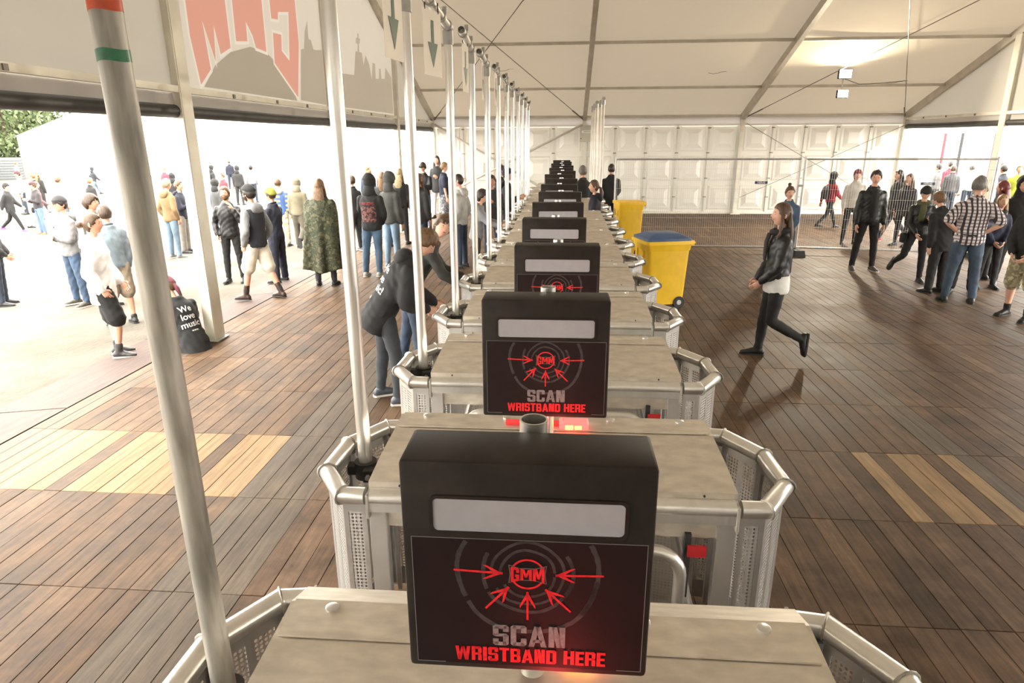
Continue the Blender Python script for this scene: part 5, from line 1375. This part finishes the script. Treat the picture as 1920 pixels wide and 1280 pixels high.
    if tk in ('jacket', 'coat', 'shirt') :
        m_ = MB(); pts = []
        for a in range(0, 360, 20): pts.append(S @ T(0.066*math.cos(R(a)), 0.004+0.062*math.sin(R(a)), 0.545-0.020*math.sin(R(a))))
        m_.tube(pts, 0.015*k, 8, closed=True); m_.build('collar', tm, root, smooth=180)
    if inner:                                                       # open front showing the shirt below
        w_ = 0.055
        m_ = MB(); pr = []
        yy = [(0.02, 0.096), (0.13, 0.100), (0.25, 0.108), (0.36, 0.112), (0.44, 0.094), (0.50, 0.075)]
        for a, d in yy: pr.append((T(-w_*(1.0 if a < 0.45 else 0.7), d*B+inf+0.001, a), T(w_*(1.0 if a < 0.45 else 0.7), d*B+inf+0.001, a), T(0, d*B+inf+0.010, a)))
        for a, b, c in pr: m_.v += [tuple(S @ a), tuple(S @ c), tuple(S @ b), tuple(S @ (a-fw*0.02)), tuple(S @ (b-fw*0.02))]
        for i in range(len(pr)-1):
            o_ = i*5
            m_.f += [(o_, o_+1, o_+6, o_+5), (o_+1, o_+2, o_+7, o_+6), (o_+3, o_+0, o_+5, o_+8), (o_+2, o_+4, o_+9, o_+7)]
        m_.build('shirt_front', inner if isinstance(inner, bpy.types.Material) else cloth(inner), root, smooth=180)
    for ex in extras:
        if isinstance(ex, tuple) and ex[0] == 'backpack':
            simple('backpack', [(T(0, -0.19, 0.02), rt*0.10, fw*0.05), (T(0, -0.215, 0.06), rt*0.15, fw*0.085), (T(0, -0.215, 0.22), rt*0.155, fw*0.09), (T(0, -0.19, 0.38), rt*0.13, fw*0.065), (T(0, -0.17, 0.43), rt*0.07, fw*0.03)], cloth(ex[1]))
        if isinstance(ex, tuple) and ex[0] == 'scarf':
            m_ = MB(); pts = [S @ T(0.085*math.cos(R(a)), 0.015+0.085*math.sin(R(a)), 0.53-0.02*math.sin(R(a))) for a in range(0, 360, 24)]
            m_.tube(pts, 0.034*k, 10, closed=True); m_.build('scarf', cloth(ex[1]), root, smooth=180)
            simple('scarf_end', [(T(0.02, 0.125, 0.50), rt*0.05, fw*0.02), (T(0.02, 0.150, 0.40), rt*0.055, fw*0.02), (T(0.03, 0.15, 0.24), rt*0.05, fw*0.015), (T(0.03, 0.15, 0.20), rt*0.04, fw*0.008)], cloth(ex[1]))
        if isinstance(ex, tuple) and ex[0] == 'bag':
            simple('shoulder_bag', [(T(ex[2], 0.03, -0.20), rt*0.05, fw*0.09), (T(ex[2], 0.03, -0.17), rt*0.06, fw*0.12), (T(ex[2], 0.03, -0.05), rt*0.055, fw*0.115), (T(ex[2], 0.03, -0.02), rt*0.04, fw*0.09)], cloth(ex[1]))
        if isinstance(ex, tuple) and ex[0] == 'undershirt':
            simple('undershirt', [(T(0, 0, a), rt*(w_*B+0.027), fw*(d_*B+0.027)) for a, w_, d_ in ((-0.145, 0.150, 0.104), (-0.12, 0.160, 0.110), (-0.02, 0.158, 0.108), (0.05, 0.140, 0.10))], cloth(ex[1]))
        if isinstance(ex, tuple) and ex[0] == 'vestover':
            m_ = MB(); loft(m_, [(T(0, 0, a), rt*(w_*B+inf+0.012), fw*(d_*B+inf+0.012)) for a, w_, d_ in [(-0.09, 0.150, 0.104)]+[t for t in torso if -0.05 < t[0] < 0.45]+[(0.485, sh*0.74, 0.072)]]); m_.v = [tuple(S @ Vector(v)) for v in m_.v]
            remesh_job('vest', m_, cloth(ex[1]), root, vox, 3, 0.003)
        if isinstance(ex, tuple) and ex[0] == 'socks':
            for s in (-1, 1):
                m_ = MB(); limb(m_, ank[s], ank[s]+(knee[s]-ank[s])*0.22, [(0, 0.041), (1, 0.046)]); m_.v = [tuple(S @ Vector(v)) for v in m_.v]; m_.build('sock', cloth(ex[1]), root, smooth=180)
        if isinstance(ex, tuple) and ex[0] == 'belt':
            simple('belt', [(T(0, 0, a), rt*(0.150*B+0.022), fw*(0.104*B+0.022)) for a in (0.02, 0.05)], cloth(ex[1], 'leather'))
        if isinstance(ex, tuple) and ex[0] == 'band':
            s = ex[2]; m_ = MB(); m_.tube([S @ (wri[s]-fdir[s]*0.01), S @ (wri[s]+fdir[s]*0.006)], 0.034*k, 12); m_.build('wristband', cloth(ex[1]), root, smooth=60)
    root['_k'] = k
    return root, tob, dict(T=T, S=S, rt=rt, fw=fw, u=u)
_merge = []
def finish_people():
    run_jobs()
    for body, extra in _merge:
        me = body.data; n = len(me.vertices)
        vs = np.empty(n*3, 'f'); me.vertices.foreach_get('co', vs); vs = [tuple(v) for v in vs.reshape(-1, 3)]
        fs = [tuple(p.vertices) for p in me.polygons]
        vs += extra.v; fs += [tuple(i+n for i in f) for f in extra.f]
        m2 = bpy.data.meshes.new('body'); m2.from_pydata(vs, [], fs); m2.materials.append(me.materials[0])
        m2.polygons.foreach_set('use_smooth', [True]*len(m2.polygons))
        body.data = m2; bpy.data.meshes.remove(me)
    _merge.clear()
def back_print(fig, lines, mat, front=False, flip=1):
    """lay lettering on the cloth of a garment: lines = (text, size, height on torso, sideways shift)"""
    root, tob, fr = fig; T, S, fw = fr['T'], fr['S'], fr['fw']
    bm = bmesh.new(); bm.from_mesh(tob.data); bvh = BVHTree.FromBMesh(bm); bm.free()
    for txt, size, hz, dx in lines:
        me = text_mesh(txt, size, 0.0); bm2 = bmesh.new(); bm2.from_mesh(me)
        bmesh.ops.subdivide_edges(bm2, edges=bm2.edges[:], cuts=1)
        sg = 1 if front else -1
        for v in bm2.verts:
            p = S @ T(-(v.co.x+dx) if front else (v.co.x+dx), sg*0.6, hz+v.co.y); d = -fw*sg
            h = bvh.ray_cast(p, d)
            v.co = (h[0]+fw*sg*0.004) if h[0] is not None else S @ T((v.co.x+dx), sg*0.13, hz+v.co.y)
        bm2.to_mesh(me); bm2.free(); me.materials.clear(); me.materials.append(mat)
        link('lettering', me, root)
def patch_print(fig, w, h, hz, mat, name='back_print'):
    """printed picture lying on the back of a garment"""
    root, tob, fr = fig; T, S, fw = fr['T'], fr['S'], fr['fw']
    bm = bmesh.new(); bm.from_mesh(tob.data); bvh = BVHTree.FromBMesh(bm); bm.free()
    mb = MB(); n = 14
    for i in range(n+1):
        for j in range(n+1):
            a, b = (i/n-0.5)*w, hz+(j/n-0.5)*h
            hit = bvh.ray_cast(S @ T(a, -0.6, b), fw)[0]
            p = hit-fw*0.004 if hit is not None else S @ T(a, -0.13, b)
            mb.v.append(tuple(p))
    for i in range(n):
        for j in range(n): q = i*(n+1)+j; mb.f.append((q, q+1, q+n+2, q+n+1))
    mb.build(name, mat, root, smooth=180)
BLK = (0.012, 0.012, 0.013); DKG = (0.03, 0.03, 0.032); NAVY = (0.018, 0.022, 0.045); JEAN = (0.075, 0.13, 0.21); LJEAN = (0.17, 0.25, 0.34); DJEAN = (0.025, 0.04, 0.07); DENIM = (0.05, 0.09, 0.15)
BRN = (0.085, 0.046, 0.024); DBR = (0.025, 0.014, 0.009); BLO = (0.30, 0.19, 0.08); LBR = (0.13, 0.07, 0.03); GRYH = (0.14, 0.13, 0.12); RDH = (0.16, 0.02, 0.015)
WHT = (0.72, 0.72, 0.70); LGR = (0.38, 0.38, 0.37); GRY = (0.22, 0.22, 0.22); TAN = (0.28, 0.18, 0.08); KHA = (0.26, 0.23, 0.15); RDC = (0.28, 0.015, 0.03)
walkL = dict(legL=(26, 2, 6), legR=(-18, 2, 28), armL='swingB', armR='swingF')
walkR = dict(legR=(26, 2, 6), legL=(-18, 2, 28), armR='swingB', armL='swingF')
P = {}
# ---- right half, inside
P['R39'] = person('woman walking left in a black leather jacket, white hem and black boots', 2.36, 7.27, 1.74, 88, top=('jacket', BLK), topkind='leather', bot=('slim', BLK), shoes=BLK, hair=('long', BRN), fem=True, legR=(8, 3, 4), legL=(6, 2, 66), armL='front', armR='front', head=(0, 2), extras=('boots', ('undershirt', WHT), ('scarf', BLK)), name='person')
P['R43'] = person('man in an open black leather jacket standing before the fence', 5.64, 12.65, 1.84, 178, top=('jacket', BLK), topkind='leather', bot=('slim', BLK), shoes=(0.10, 0.09, 0.085), hair=('short', DBR), inner=BLK, legL=(0, 7, 2), legR=(0, 8, 2), head=(-20, -14), extras=('palesole',))
P['R46'] = person('woman with black beanie and green scarf standing on one leg', 6.05, 11.68, 1.62, 165, top=('jacket', BLK), topkind='leather', bot=('slim', BLK), shoes=DKG, hair=('short', DBR), cover=('beanie', BLK), fem=True, legL=(0, 4, 2), legR=(18, 16, 82), armL='phone', armR='front', head=(-5, -28), extras=(('scarf', (0.07, 0.075, 0.03)), ('bag', BLK, 0.24)))
P['R47'] = person('man in a white checked short-sleeved shirt and blue jeans, hands on hips', 5.99, 10.15, 1.86, -18, top=('shirt', PLAID_W, 0.7), bot=('jeans', (0.04, 0.065, 0.10)), shoes=BLK, hair=('short', GRYH), armL='hip', armR='hip', head=(-28, -8), build=1.10, legL=(0, 7, 2), legR=(0, 7, 2), extras=(('belt', BLK),))
P['R48'] = person('person in black clothes half hidden behind the checked-shirt man', 5.98, 10.85, 1.60, 20, top=('coat', BLK), bot=('loose', BLK), shoes=BLK, hair=('short', LBR), lean=(10, -6))
P['R49'] = person('grey-haired person facing the checked-shirt man', 6.38, 10.78, 1.76, 150, top=('jacket', NAVY), bot=('loose', BLK), shoes=BLK, hair=('thick', (0.42, 0.38, 0.30)), lean=(8, 0), armL='phone', armR='phone', head=(20, -10))
P['R50'] = person('short blonde girl in a navy jacket at the right queue', 6.98, 11.18, 1.52, 172, top=('jacket', NAVY), bot=('slim', BLK), shoes=BLK, hair=('long', BLO), fem=True, armL='front', armR='front', extras=(('scarf', BLK),))
P['R51'] = person('red-haired person in black at the right queue', 7.48, 11.98, 1.68, 40, top=('coat', BLK), bot=('slim', BLK), shoes=BLK, hair=('long', RDH), fem=True, face=False)
P['R52'] = person('person with a black hood up near the right edge', 7.42, 11.42, 1.78, 160, top=('hoodie', BLK), bot=('jeans', BLK), shoes=BLK, cover=('hood', BLK), hair=('none', DBR), armL='front', armR='front')
P['R53'] = person('person in camouflage shorts cut off by the right edge', 6.24, 9.22, 1.74, 120, top=('hoodie', BLK), bot=('shorts', CAMO_L, 1.0), shoes=BLK, hair=('short', BLO), armL='front', armR='front', legL=(4, 6, 4), legR=(-4, 6, 4), extras=(('socks', BLK),))
P['R40'] = person('young woman in a blue denim jacket behind the walking woman', 3.95, 12.0, 1.60, 150, top=('jacket', DENIM), topkind='jeans', bot=('jeans', DJEAN), shoes=DKG, hair=('topbun', BRN), fem=True, head=(30, -12), armL='front', armR='phone', near=False)
P['R41'] = person('hooded person with black backpack and red jacket behind the fence', 7.30, 18.85, 1.56, -78, top=('jacket', RDC), bot=('slim', BLK), shoes=BLK, cover=('hood', BLK), hair=('none', DBR), extras=(('backpack', DKG),), near=False, face=False, **walkL)
P['R42'] = person('person in a pale jacket with red cap behind the leather-jacket man', 6.72, 16.0, 1.70, 170, top=('jacket', (0.45, 0.43, 0.38)), bot=('slim', BLK), shoes=BLK, hair=('short', BRN), cover=('scarfcap', (0.20, 0.05, 0.06)), near=False)
P['R44'] = person('woman with very long dark hair striding behind the fence', 7.95, 16.6, 1.74, 95, top=('coat', DKG), bot=('slim', BLK), shoes=RDC, hair=('long', DBR), fem=True, legL=(28, 2, 5), legR=(-24, 2, 20), armL='pockets', armR='pockets', near=False, extras=('longtop', ('bag', GRY, 0.25)))
P['R45'] = person('brown-haired girl beside the long-haired woman behind the fence', 7.75, 15.7, 1.62, 120, top=('coat', DKG), bot=('slim', BLK), shoes=BLK, hair=('long', LBR), fem=True, near=False)
P['R36'] = person('woman with ponytail standing in the passage between turnstiles', 0.60, 12.67, 1.66, 90, z=0.0, top=('hoodie', (0.010, 0.010, 0.018)), bot=('jeans', BLK), hair=('pony', BRN), fem=True, near=False, armL='front', armR='front')
P['R37'] = person('dark-haired man in black with his back turned, far up the row', 0.44, 15.33, 1.82, 20, z=0.0, top=('jacket', BLK), bot=('jeans', BLK), hair=('short', GRYH), near=False, face=False)
P['R38'] = person('person in black half hidden behind the far right poles', 1.22, 17.4, 1.78, 0, z=0.0, top=('jacket', BLK), bot=('jeans', BLK), hair=('short', DBR), near=False, face=False, armL='relax', armR='front')
# ---- at the turnstiles on the left
P['B1'] = person('boy in a black hoodie with white lettering leaning on the turnstile', -1.56, 5.78, 1.76, -68, z=0.0, top=('hoodie', (0.016, 0.016, 0.018)), bot=('slim', (0.03, 0.035, 0.042)), shoes=(0.05, 0.055, 0.07), hair=('thick', LBR), lean=(33, 5), legL=(-2, 5, 4), legR=(10, 5, 10), armL='fwd', armR=((0.15, 0.35, -0.8), (-0.3, 0.8, 0.1)), head=(-14, -8), extras=('palesole', 'longtop'), hands='fist')
P['B2'] = person('boy in dark jacket leaning over the turnstile, looking at the camera', -1.53, 6.75, 1.76, -80, z=0.0, top=('jacket', (0.028, 0.03, 0.026)), bot=('jeans', DJEAN), hair=('thick', BRN), lean=(30, -4), armL=((0.05, 0.85, -0.5), (-0.15, 1, 0.15)), armR=((0.10, 0.85, -0.55), (0.0, 1, 0.0)), head=(-70, 4), legL=(-8, 4, 2), legR=(8, 4, 6), extras=(('band', (0.6, 0.02, 0.02), -1),), hands='fist')
P['L42'] = person('man in a light grey hoodie facing left', -1.95, 12.55, 1.78, 75, z=0.0, top=('hoodie', (0.36, 0.36, 0.34)), bot=('jeans', DJEAN), hair=('buzz', DBR), near=False, armL='pockets', armR='pockets')
P['L43'] = person('dark-haired boy looking over at the turnstile, behind the grey hoodie', -1.46, 11.2, 1.60, -85, z=0.0, top=('hoodie', (0.20, 0.21, 0.22)), bot=('jeans', DKG), hair=('thick', DBR), near=False, lean=(8, 0), armL='fwd', armR='fwd')
P['L44'] = person('young man facing the camera with a hand at his mouth', -1.42, 13.3, 1.72, 175, z=0.0, top=('jacket', DKG), bot=('jeans', DJEAN), hair=('short', DBR), near=False, skin='tan', armL='chest', armR='relax')
P['L45'] = person('man with dark blue beanie and black lettered hoodie, facing right', -1.20, 14.1, 1.82, -88, z=0.0, top=('hoodie', BLK), bot=('jeans', BLK), hair=('short', DBR), cover=('beanie', (0.014, 0.014, 0.045)), near=False, armL='phone', armR='phone')
P['L46'] = person('dark-haired person behind the man with the blue beanie', -1.55, 16.4, 1.80, -60, z=0.0, top=('jacket', BLK), bot=('jeans', BLK), hair=('short', DBR), near=False)
# ---- inside and just outside the left opening
P['L17'] = person('person with maroon headscarf sitting on the floor edge, black lettered shirt', -4.42, 7.20, 1.74, 62, z=0.0, pelvis=0.12, top=('tee', BLK, 0.75), bot=('loose', (0.22, 0.21, 0.13)), shoes=(0.09, 0.09, 0.09), hair=('short', LBR), cover=('scarfcap', (0.16, 0.045, 0.065)), lean=(24, -3), legL=(78, 8, 92), legR=(74, 10, 100), armL='knee', armR='knee', head=(58, 2), extras=('longtop',))
P['L31'] = person('person in a long camouflage rain poncho seen from behind', -4.06, 10.85, 1.79, 8, top=('poncho', CAMO), bot=('slim', DKG), shoes=BLK, hair=('long', LBR), face=False, extras=('boots',))
P['L32'] = person('person with black hood up and red print on the back, blue jeans', -3.42, 11.6, 1.82, -8, top=('hoodie', BLK), bot=('jeans', JEAN), shoes=(0.35, 0.34, 0.32), hair=('none', BRN), cover=('hood', BLK), face=False, legL=(2, 7, 4), legR=(8, -2, 8), armL='face', armR='front')
P['L33'] = person('person with grey hood up in pale jeans next to the black hood', -3.30, 12.5, 1.81, -30, top=('hoodie', (0.05, 0.052, 0.048)), bot=('jeans', LJEAN), shoes=(0.20, 0.22, 0.25), hair=('none', BRN), cover=('hood', (0.05, 0.052, 0.048)), face=False, near=False)
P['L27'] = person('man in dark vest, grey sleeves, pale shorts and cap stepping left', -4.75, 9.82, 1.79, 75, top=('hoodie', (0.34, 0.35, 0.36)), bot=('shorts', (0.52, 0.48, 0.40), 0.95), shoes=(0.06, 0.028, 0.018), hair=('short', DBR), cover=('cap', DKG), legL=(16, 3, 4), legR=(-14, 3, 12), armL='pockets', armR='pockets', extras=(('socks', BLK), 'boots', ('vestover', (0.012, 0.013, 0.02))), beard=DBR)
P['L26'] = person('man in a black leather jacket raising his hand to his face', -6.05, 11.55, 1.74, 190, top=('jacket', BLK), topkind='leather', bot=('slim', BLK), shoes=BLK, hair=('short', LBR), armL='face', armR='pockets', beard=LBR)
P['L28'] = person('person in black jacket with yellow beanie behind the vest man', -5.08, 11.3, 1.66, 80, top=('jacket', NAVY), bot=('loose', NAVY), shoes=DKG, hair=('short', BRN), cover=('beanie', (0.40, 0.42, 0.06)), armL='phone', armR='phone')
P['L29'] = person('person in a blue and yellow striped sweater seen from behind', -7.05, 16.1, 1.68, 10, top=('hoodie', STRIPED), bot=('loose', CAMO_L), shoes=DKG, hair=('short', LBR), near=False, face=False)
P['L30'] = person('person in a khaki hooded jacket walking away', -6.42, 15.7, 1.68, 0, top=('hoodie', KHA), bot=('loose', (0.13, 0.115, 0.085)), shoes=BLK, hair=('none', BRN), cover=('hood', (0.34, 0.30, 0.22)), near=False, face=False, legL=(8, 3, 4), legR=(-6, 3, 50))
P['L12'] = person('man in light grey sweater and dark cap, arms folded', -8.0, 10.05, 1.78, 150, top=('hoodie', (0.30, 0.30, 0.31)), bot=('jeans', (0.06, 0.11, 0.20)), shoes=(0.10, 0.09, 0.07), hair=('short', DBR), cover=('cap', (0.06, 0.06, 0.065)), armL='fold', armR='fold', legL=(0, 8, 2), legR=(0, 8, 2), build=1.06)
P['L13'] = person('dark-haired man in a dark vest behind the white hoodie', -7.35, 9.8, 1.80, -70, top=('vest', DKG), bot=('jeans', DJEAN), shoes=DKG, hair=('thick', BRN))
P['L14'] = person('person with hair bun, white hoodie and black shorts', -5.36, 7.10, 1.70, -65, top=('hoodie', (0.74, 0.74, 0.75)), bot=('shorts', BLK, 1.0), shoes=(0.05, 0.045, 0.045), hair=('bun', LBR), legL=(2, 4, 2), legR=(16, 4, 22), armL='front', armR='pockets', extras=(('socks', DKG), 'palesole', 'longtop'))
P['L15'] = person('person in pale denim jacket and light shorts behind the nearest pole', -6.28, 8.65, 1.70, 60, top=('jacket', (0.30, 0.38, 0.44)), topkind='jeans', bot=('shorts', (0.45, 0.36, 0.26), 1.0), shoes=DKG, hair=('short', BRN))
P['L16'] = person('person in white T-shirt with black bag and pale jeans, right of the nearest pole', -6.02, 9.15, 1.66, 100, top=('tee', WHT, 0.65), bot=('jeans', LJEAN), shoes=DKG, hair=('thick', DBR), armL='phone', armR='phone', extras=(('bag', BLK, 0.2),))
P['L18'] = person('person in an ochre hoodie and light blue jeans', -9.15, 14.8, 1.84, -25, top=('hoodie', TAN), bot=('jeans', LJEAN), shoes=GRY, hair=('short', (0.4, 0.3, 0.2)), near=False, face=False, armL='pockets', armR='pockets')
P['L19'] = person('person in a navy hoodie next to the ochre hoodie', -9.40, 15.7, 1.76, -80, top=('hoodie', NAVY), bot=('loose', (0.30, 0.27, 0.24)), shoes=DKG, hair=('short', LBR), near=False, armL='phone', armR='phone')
P['L22'] = person('person in a grey vest and dark hood with light jeans', -9.75, 18.1, 1.66, -20, top=('jacket', (0.10, 0.105, 0.11)), bot=('jeans', LJEAN), shoes=KHA, hair=('none', DBR), cover=('hood', DKG), near=False, face=False, fem=True)
P['L37'] = person('person in dark trousers mostly hidden behind the second pole', -4.64, 14.45, 1.66, 60, top=('jacket', DKG), bot=('loose', DKG), shoes=GRY, hair=('short', BRN), near=False)
P['L35'] = person('curly brown-haired person between the two hooded people', -4.15, 15.1, 1.70, 20, top=('jacket', DKG), bot=('jeans', DJEAN), hair=('long', LBR), near=False, face=False)
P['L34'] = person('person with long blond hair behind the black hood', -6.15, 20.8, 1.76, 10, top=('jacket', DENIM), bot=('jeans', JEAN), hair=('long', BLO), near=False, face=False, fem=True)
P['L36'] = person('long-haired blond person in a black leather jacket', -3.85, 15.5, 1.76, 0, top=('jacket', BLK), topkind='leather', bot=('jeans', BLK), hair=('long', (0.34, 0.26, 0.14)), near=False, face=False)
P['L38'] = person('person with long brown hair and dark coat behind the third pole', -2.95, 13.5, 1.74, -30, top=('coat', DKG), bot=('jeans', DJEAN), hair=('long', BRN), near=False, face=False)
P['L39'] = person('person in red plaid shirt and black leather jacket looking down', -3.85, 18.3, 1.81, 165, top=('jacket', BLK), topkind='leather', bot=('jeans', JEAN), hair=('thick', DBR), inner=PLAID_R, near=False, head=(10, -32), armL='phone', armR='relax')
P['L40'] = person('man in a dark shirt and patterned shorts beside the plaid shirt', -3.28, 18.25, 1.81, -75, top=('shirt', NAVY, 0.6), bot=('shorts', camo_mat('dark_print_cloth', [(0.05, 0.05, 0.07), (0.35, 0.35, 0.38), (0.08, 0.08, 0.1), (0.2, 0.2, 0.22)], 12), 1.0), hair=('short', (0.22, 0.13, 0.06)), near=False, build=1.08)
P['L41'] = person('dark-haired woman in a black cardigan near the far tent corner', -3.95, 20.9, 1.92, 170, top=('coat', BLK), bot=('slim', (0.4, 0.4, 0.42)), hair=('long', DBR), fem=True, near=False, armL='phone', armR='relax')
# ---- crowd farther out on the left
far = dict(near=False, face=False)
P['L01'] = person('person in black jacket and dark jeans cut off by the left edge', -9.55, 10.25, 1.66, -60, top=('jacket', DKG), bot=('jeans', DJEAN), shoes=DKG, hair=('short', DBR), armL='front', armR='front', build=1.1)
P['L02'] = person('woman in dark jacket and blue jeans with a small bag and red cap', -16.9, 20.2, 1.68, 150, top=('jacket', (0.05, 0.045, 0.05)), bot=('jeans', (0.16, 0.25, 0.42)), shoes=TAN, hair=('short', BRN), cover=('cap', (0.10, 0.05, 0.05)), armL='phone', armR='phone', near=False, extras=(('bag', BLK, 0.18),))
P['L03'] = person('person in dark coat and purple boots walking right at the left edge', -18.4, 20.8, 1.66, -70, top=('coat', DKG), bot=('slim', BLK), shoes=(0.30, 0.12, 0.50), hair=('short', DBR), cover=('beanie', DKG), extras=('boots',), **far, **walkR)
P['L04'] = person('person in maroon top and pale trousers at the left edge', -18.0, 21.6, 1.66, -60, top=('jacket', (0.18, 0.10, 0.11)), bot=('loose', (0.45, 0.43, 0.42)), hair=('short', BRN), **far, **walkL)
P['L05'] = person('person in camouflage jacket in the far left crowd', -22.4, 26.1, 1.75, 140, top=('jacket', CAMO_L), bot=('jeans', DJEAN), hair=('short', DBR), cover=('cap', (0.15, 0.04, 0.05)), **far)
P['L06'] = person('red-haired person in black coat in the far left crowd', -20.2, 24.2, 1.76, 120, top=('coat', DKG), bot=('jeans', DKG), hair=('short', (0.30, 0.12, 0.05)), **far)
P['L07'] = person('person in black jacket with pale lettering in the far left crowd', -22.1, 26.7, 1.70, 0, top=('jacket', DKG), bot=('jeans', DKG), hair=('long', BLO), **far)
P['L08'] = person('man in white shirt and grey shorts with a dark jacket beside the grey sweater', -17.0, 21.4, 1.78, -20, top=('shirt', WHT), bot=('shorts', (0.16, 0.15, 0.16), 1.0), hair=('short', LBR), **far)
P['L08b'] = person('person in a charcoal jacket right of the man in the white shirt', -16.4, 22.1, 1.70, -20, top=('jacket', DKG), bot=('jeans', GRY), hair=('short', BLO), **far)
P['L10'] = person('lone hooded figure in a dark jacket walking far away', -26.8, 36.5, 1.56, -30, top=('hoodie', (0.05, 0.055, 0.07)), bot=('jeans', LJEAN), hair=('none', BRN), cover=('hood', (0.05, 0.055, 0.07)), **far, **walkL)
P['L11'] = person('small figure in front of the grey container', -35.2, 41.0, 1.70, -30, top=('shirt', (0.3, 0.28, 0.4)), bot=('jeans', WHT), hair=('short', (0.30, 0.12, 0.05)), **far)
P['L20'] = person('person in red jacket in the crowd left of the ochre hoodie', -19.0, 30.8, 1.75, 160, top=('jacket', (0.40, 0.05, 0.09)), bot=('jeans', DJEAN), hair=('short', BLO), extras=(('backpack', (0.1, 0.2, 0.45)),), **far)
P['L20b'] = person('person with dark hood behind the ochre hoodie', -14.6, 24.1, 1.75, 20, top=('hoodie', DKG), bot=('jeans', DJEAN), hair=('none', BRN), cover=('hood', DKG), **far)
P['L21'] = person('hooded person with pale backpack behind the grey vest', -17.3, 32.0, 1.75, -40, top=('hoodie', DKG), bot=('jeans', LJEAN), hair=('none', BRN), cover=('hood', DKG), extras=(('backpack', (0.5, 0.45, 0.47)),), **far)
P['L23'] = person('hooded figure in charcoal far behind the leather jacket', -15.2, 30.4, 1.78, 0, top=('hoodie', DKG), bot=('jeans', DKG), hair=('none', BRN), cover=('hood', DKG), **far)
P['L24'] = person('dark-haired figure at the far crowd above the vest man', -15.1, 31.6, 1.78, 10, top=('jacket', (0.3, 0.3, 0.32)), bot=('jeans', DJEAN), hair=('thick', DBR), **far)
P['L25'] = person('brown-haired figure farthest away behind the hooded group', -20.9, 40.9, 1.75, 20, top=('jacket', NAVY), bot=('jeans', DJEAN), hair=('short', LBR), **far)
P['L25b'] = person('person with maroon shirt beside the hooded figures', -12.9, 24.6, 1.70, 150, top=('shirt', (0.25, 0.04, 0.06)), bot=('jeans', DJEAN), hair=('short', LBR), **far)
# ---- outside the right opening
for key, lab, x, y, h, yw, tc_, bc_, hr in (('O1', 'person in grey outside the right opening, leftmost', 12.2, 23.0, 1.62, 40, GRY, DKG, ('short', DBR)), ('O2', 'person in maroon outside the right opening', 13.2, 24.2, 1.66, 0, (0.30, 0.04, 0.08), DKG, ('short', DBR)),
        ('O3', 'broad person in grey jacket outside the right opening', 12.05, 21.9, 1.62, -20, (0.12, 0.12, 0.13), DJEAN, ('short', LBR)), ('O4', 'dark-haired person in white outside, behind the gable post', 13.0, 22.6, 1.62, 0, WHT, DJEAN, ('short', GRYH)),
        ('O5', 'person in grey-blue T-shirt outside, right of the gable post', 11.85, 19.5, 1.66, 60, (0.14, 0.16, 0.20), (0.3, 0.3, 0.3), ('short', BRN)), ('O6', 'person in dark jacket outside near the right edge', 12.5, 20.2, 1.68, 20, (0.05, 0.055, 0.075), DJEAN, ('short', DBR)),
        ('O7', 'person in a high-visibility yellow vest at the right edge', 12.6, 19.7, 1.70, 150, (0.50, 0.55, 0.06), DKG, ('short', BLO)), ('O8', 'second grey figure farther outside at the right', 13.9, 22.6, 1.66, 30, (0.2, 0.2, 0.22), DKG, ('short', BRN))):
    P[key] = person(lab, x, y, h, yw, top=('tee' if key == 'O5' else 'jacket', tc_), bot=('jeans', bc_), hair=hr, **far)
finish_people()
WL = plain('white_lettering', (0.70, 0.70, 0.70), rough=0.7, var=0.05); RL = plain('red_back_print', (0.30, 0.05, 0.05), rough=0.7, var=0.5, scale=40)
back_print(P['L17'], [('We', 0.105, 0.36, 0.0), ('love', 0.105, 0.265, 0.0), ('music', 0.105, 0.17, 0.0), ('www.', 0.04, 0.09, 0.02)], WL)
back_print(P['B1'], [('We', 0.10, 0.33, 0.0), ('love', 0.10, 0.235, 0.0), ('music!', 0.10, 0.14, 0.0), ('.de', 0.05, 0.03, 0.0)], WL)
back_print(P['L45'], [('we', 0.10, 0.34, 0.0), ('music!', 0.10, 0.24, 0.0)], WL)
_pm = camo_mat('dark_red_band_print', [(0.010, 0.008, 0.008), (0.03, 0.012, 0.012), (0.16, 0.06, 0.05), (0.012, 0.010, 0.010)], 16)
patch_print(P['L32'], 0.26, 0.26, 0.17, _pm)
_pm2 = camo_mat('red_line_print', [(0.012, 0.008, 0.008), (0.20, 0.015, 0.02), (0.012, 0.008, 0.008), (0.22, 0.02, 0.02)], 30)
patch_print(P['L32'], 0.24, 0.05, 0.35, _pm2)
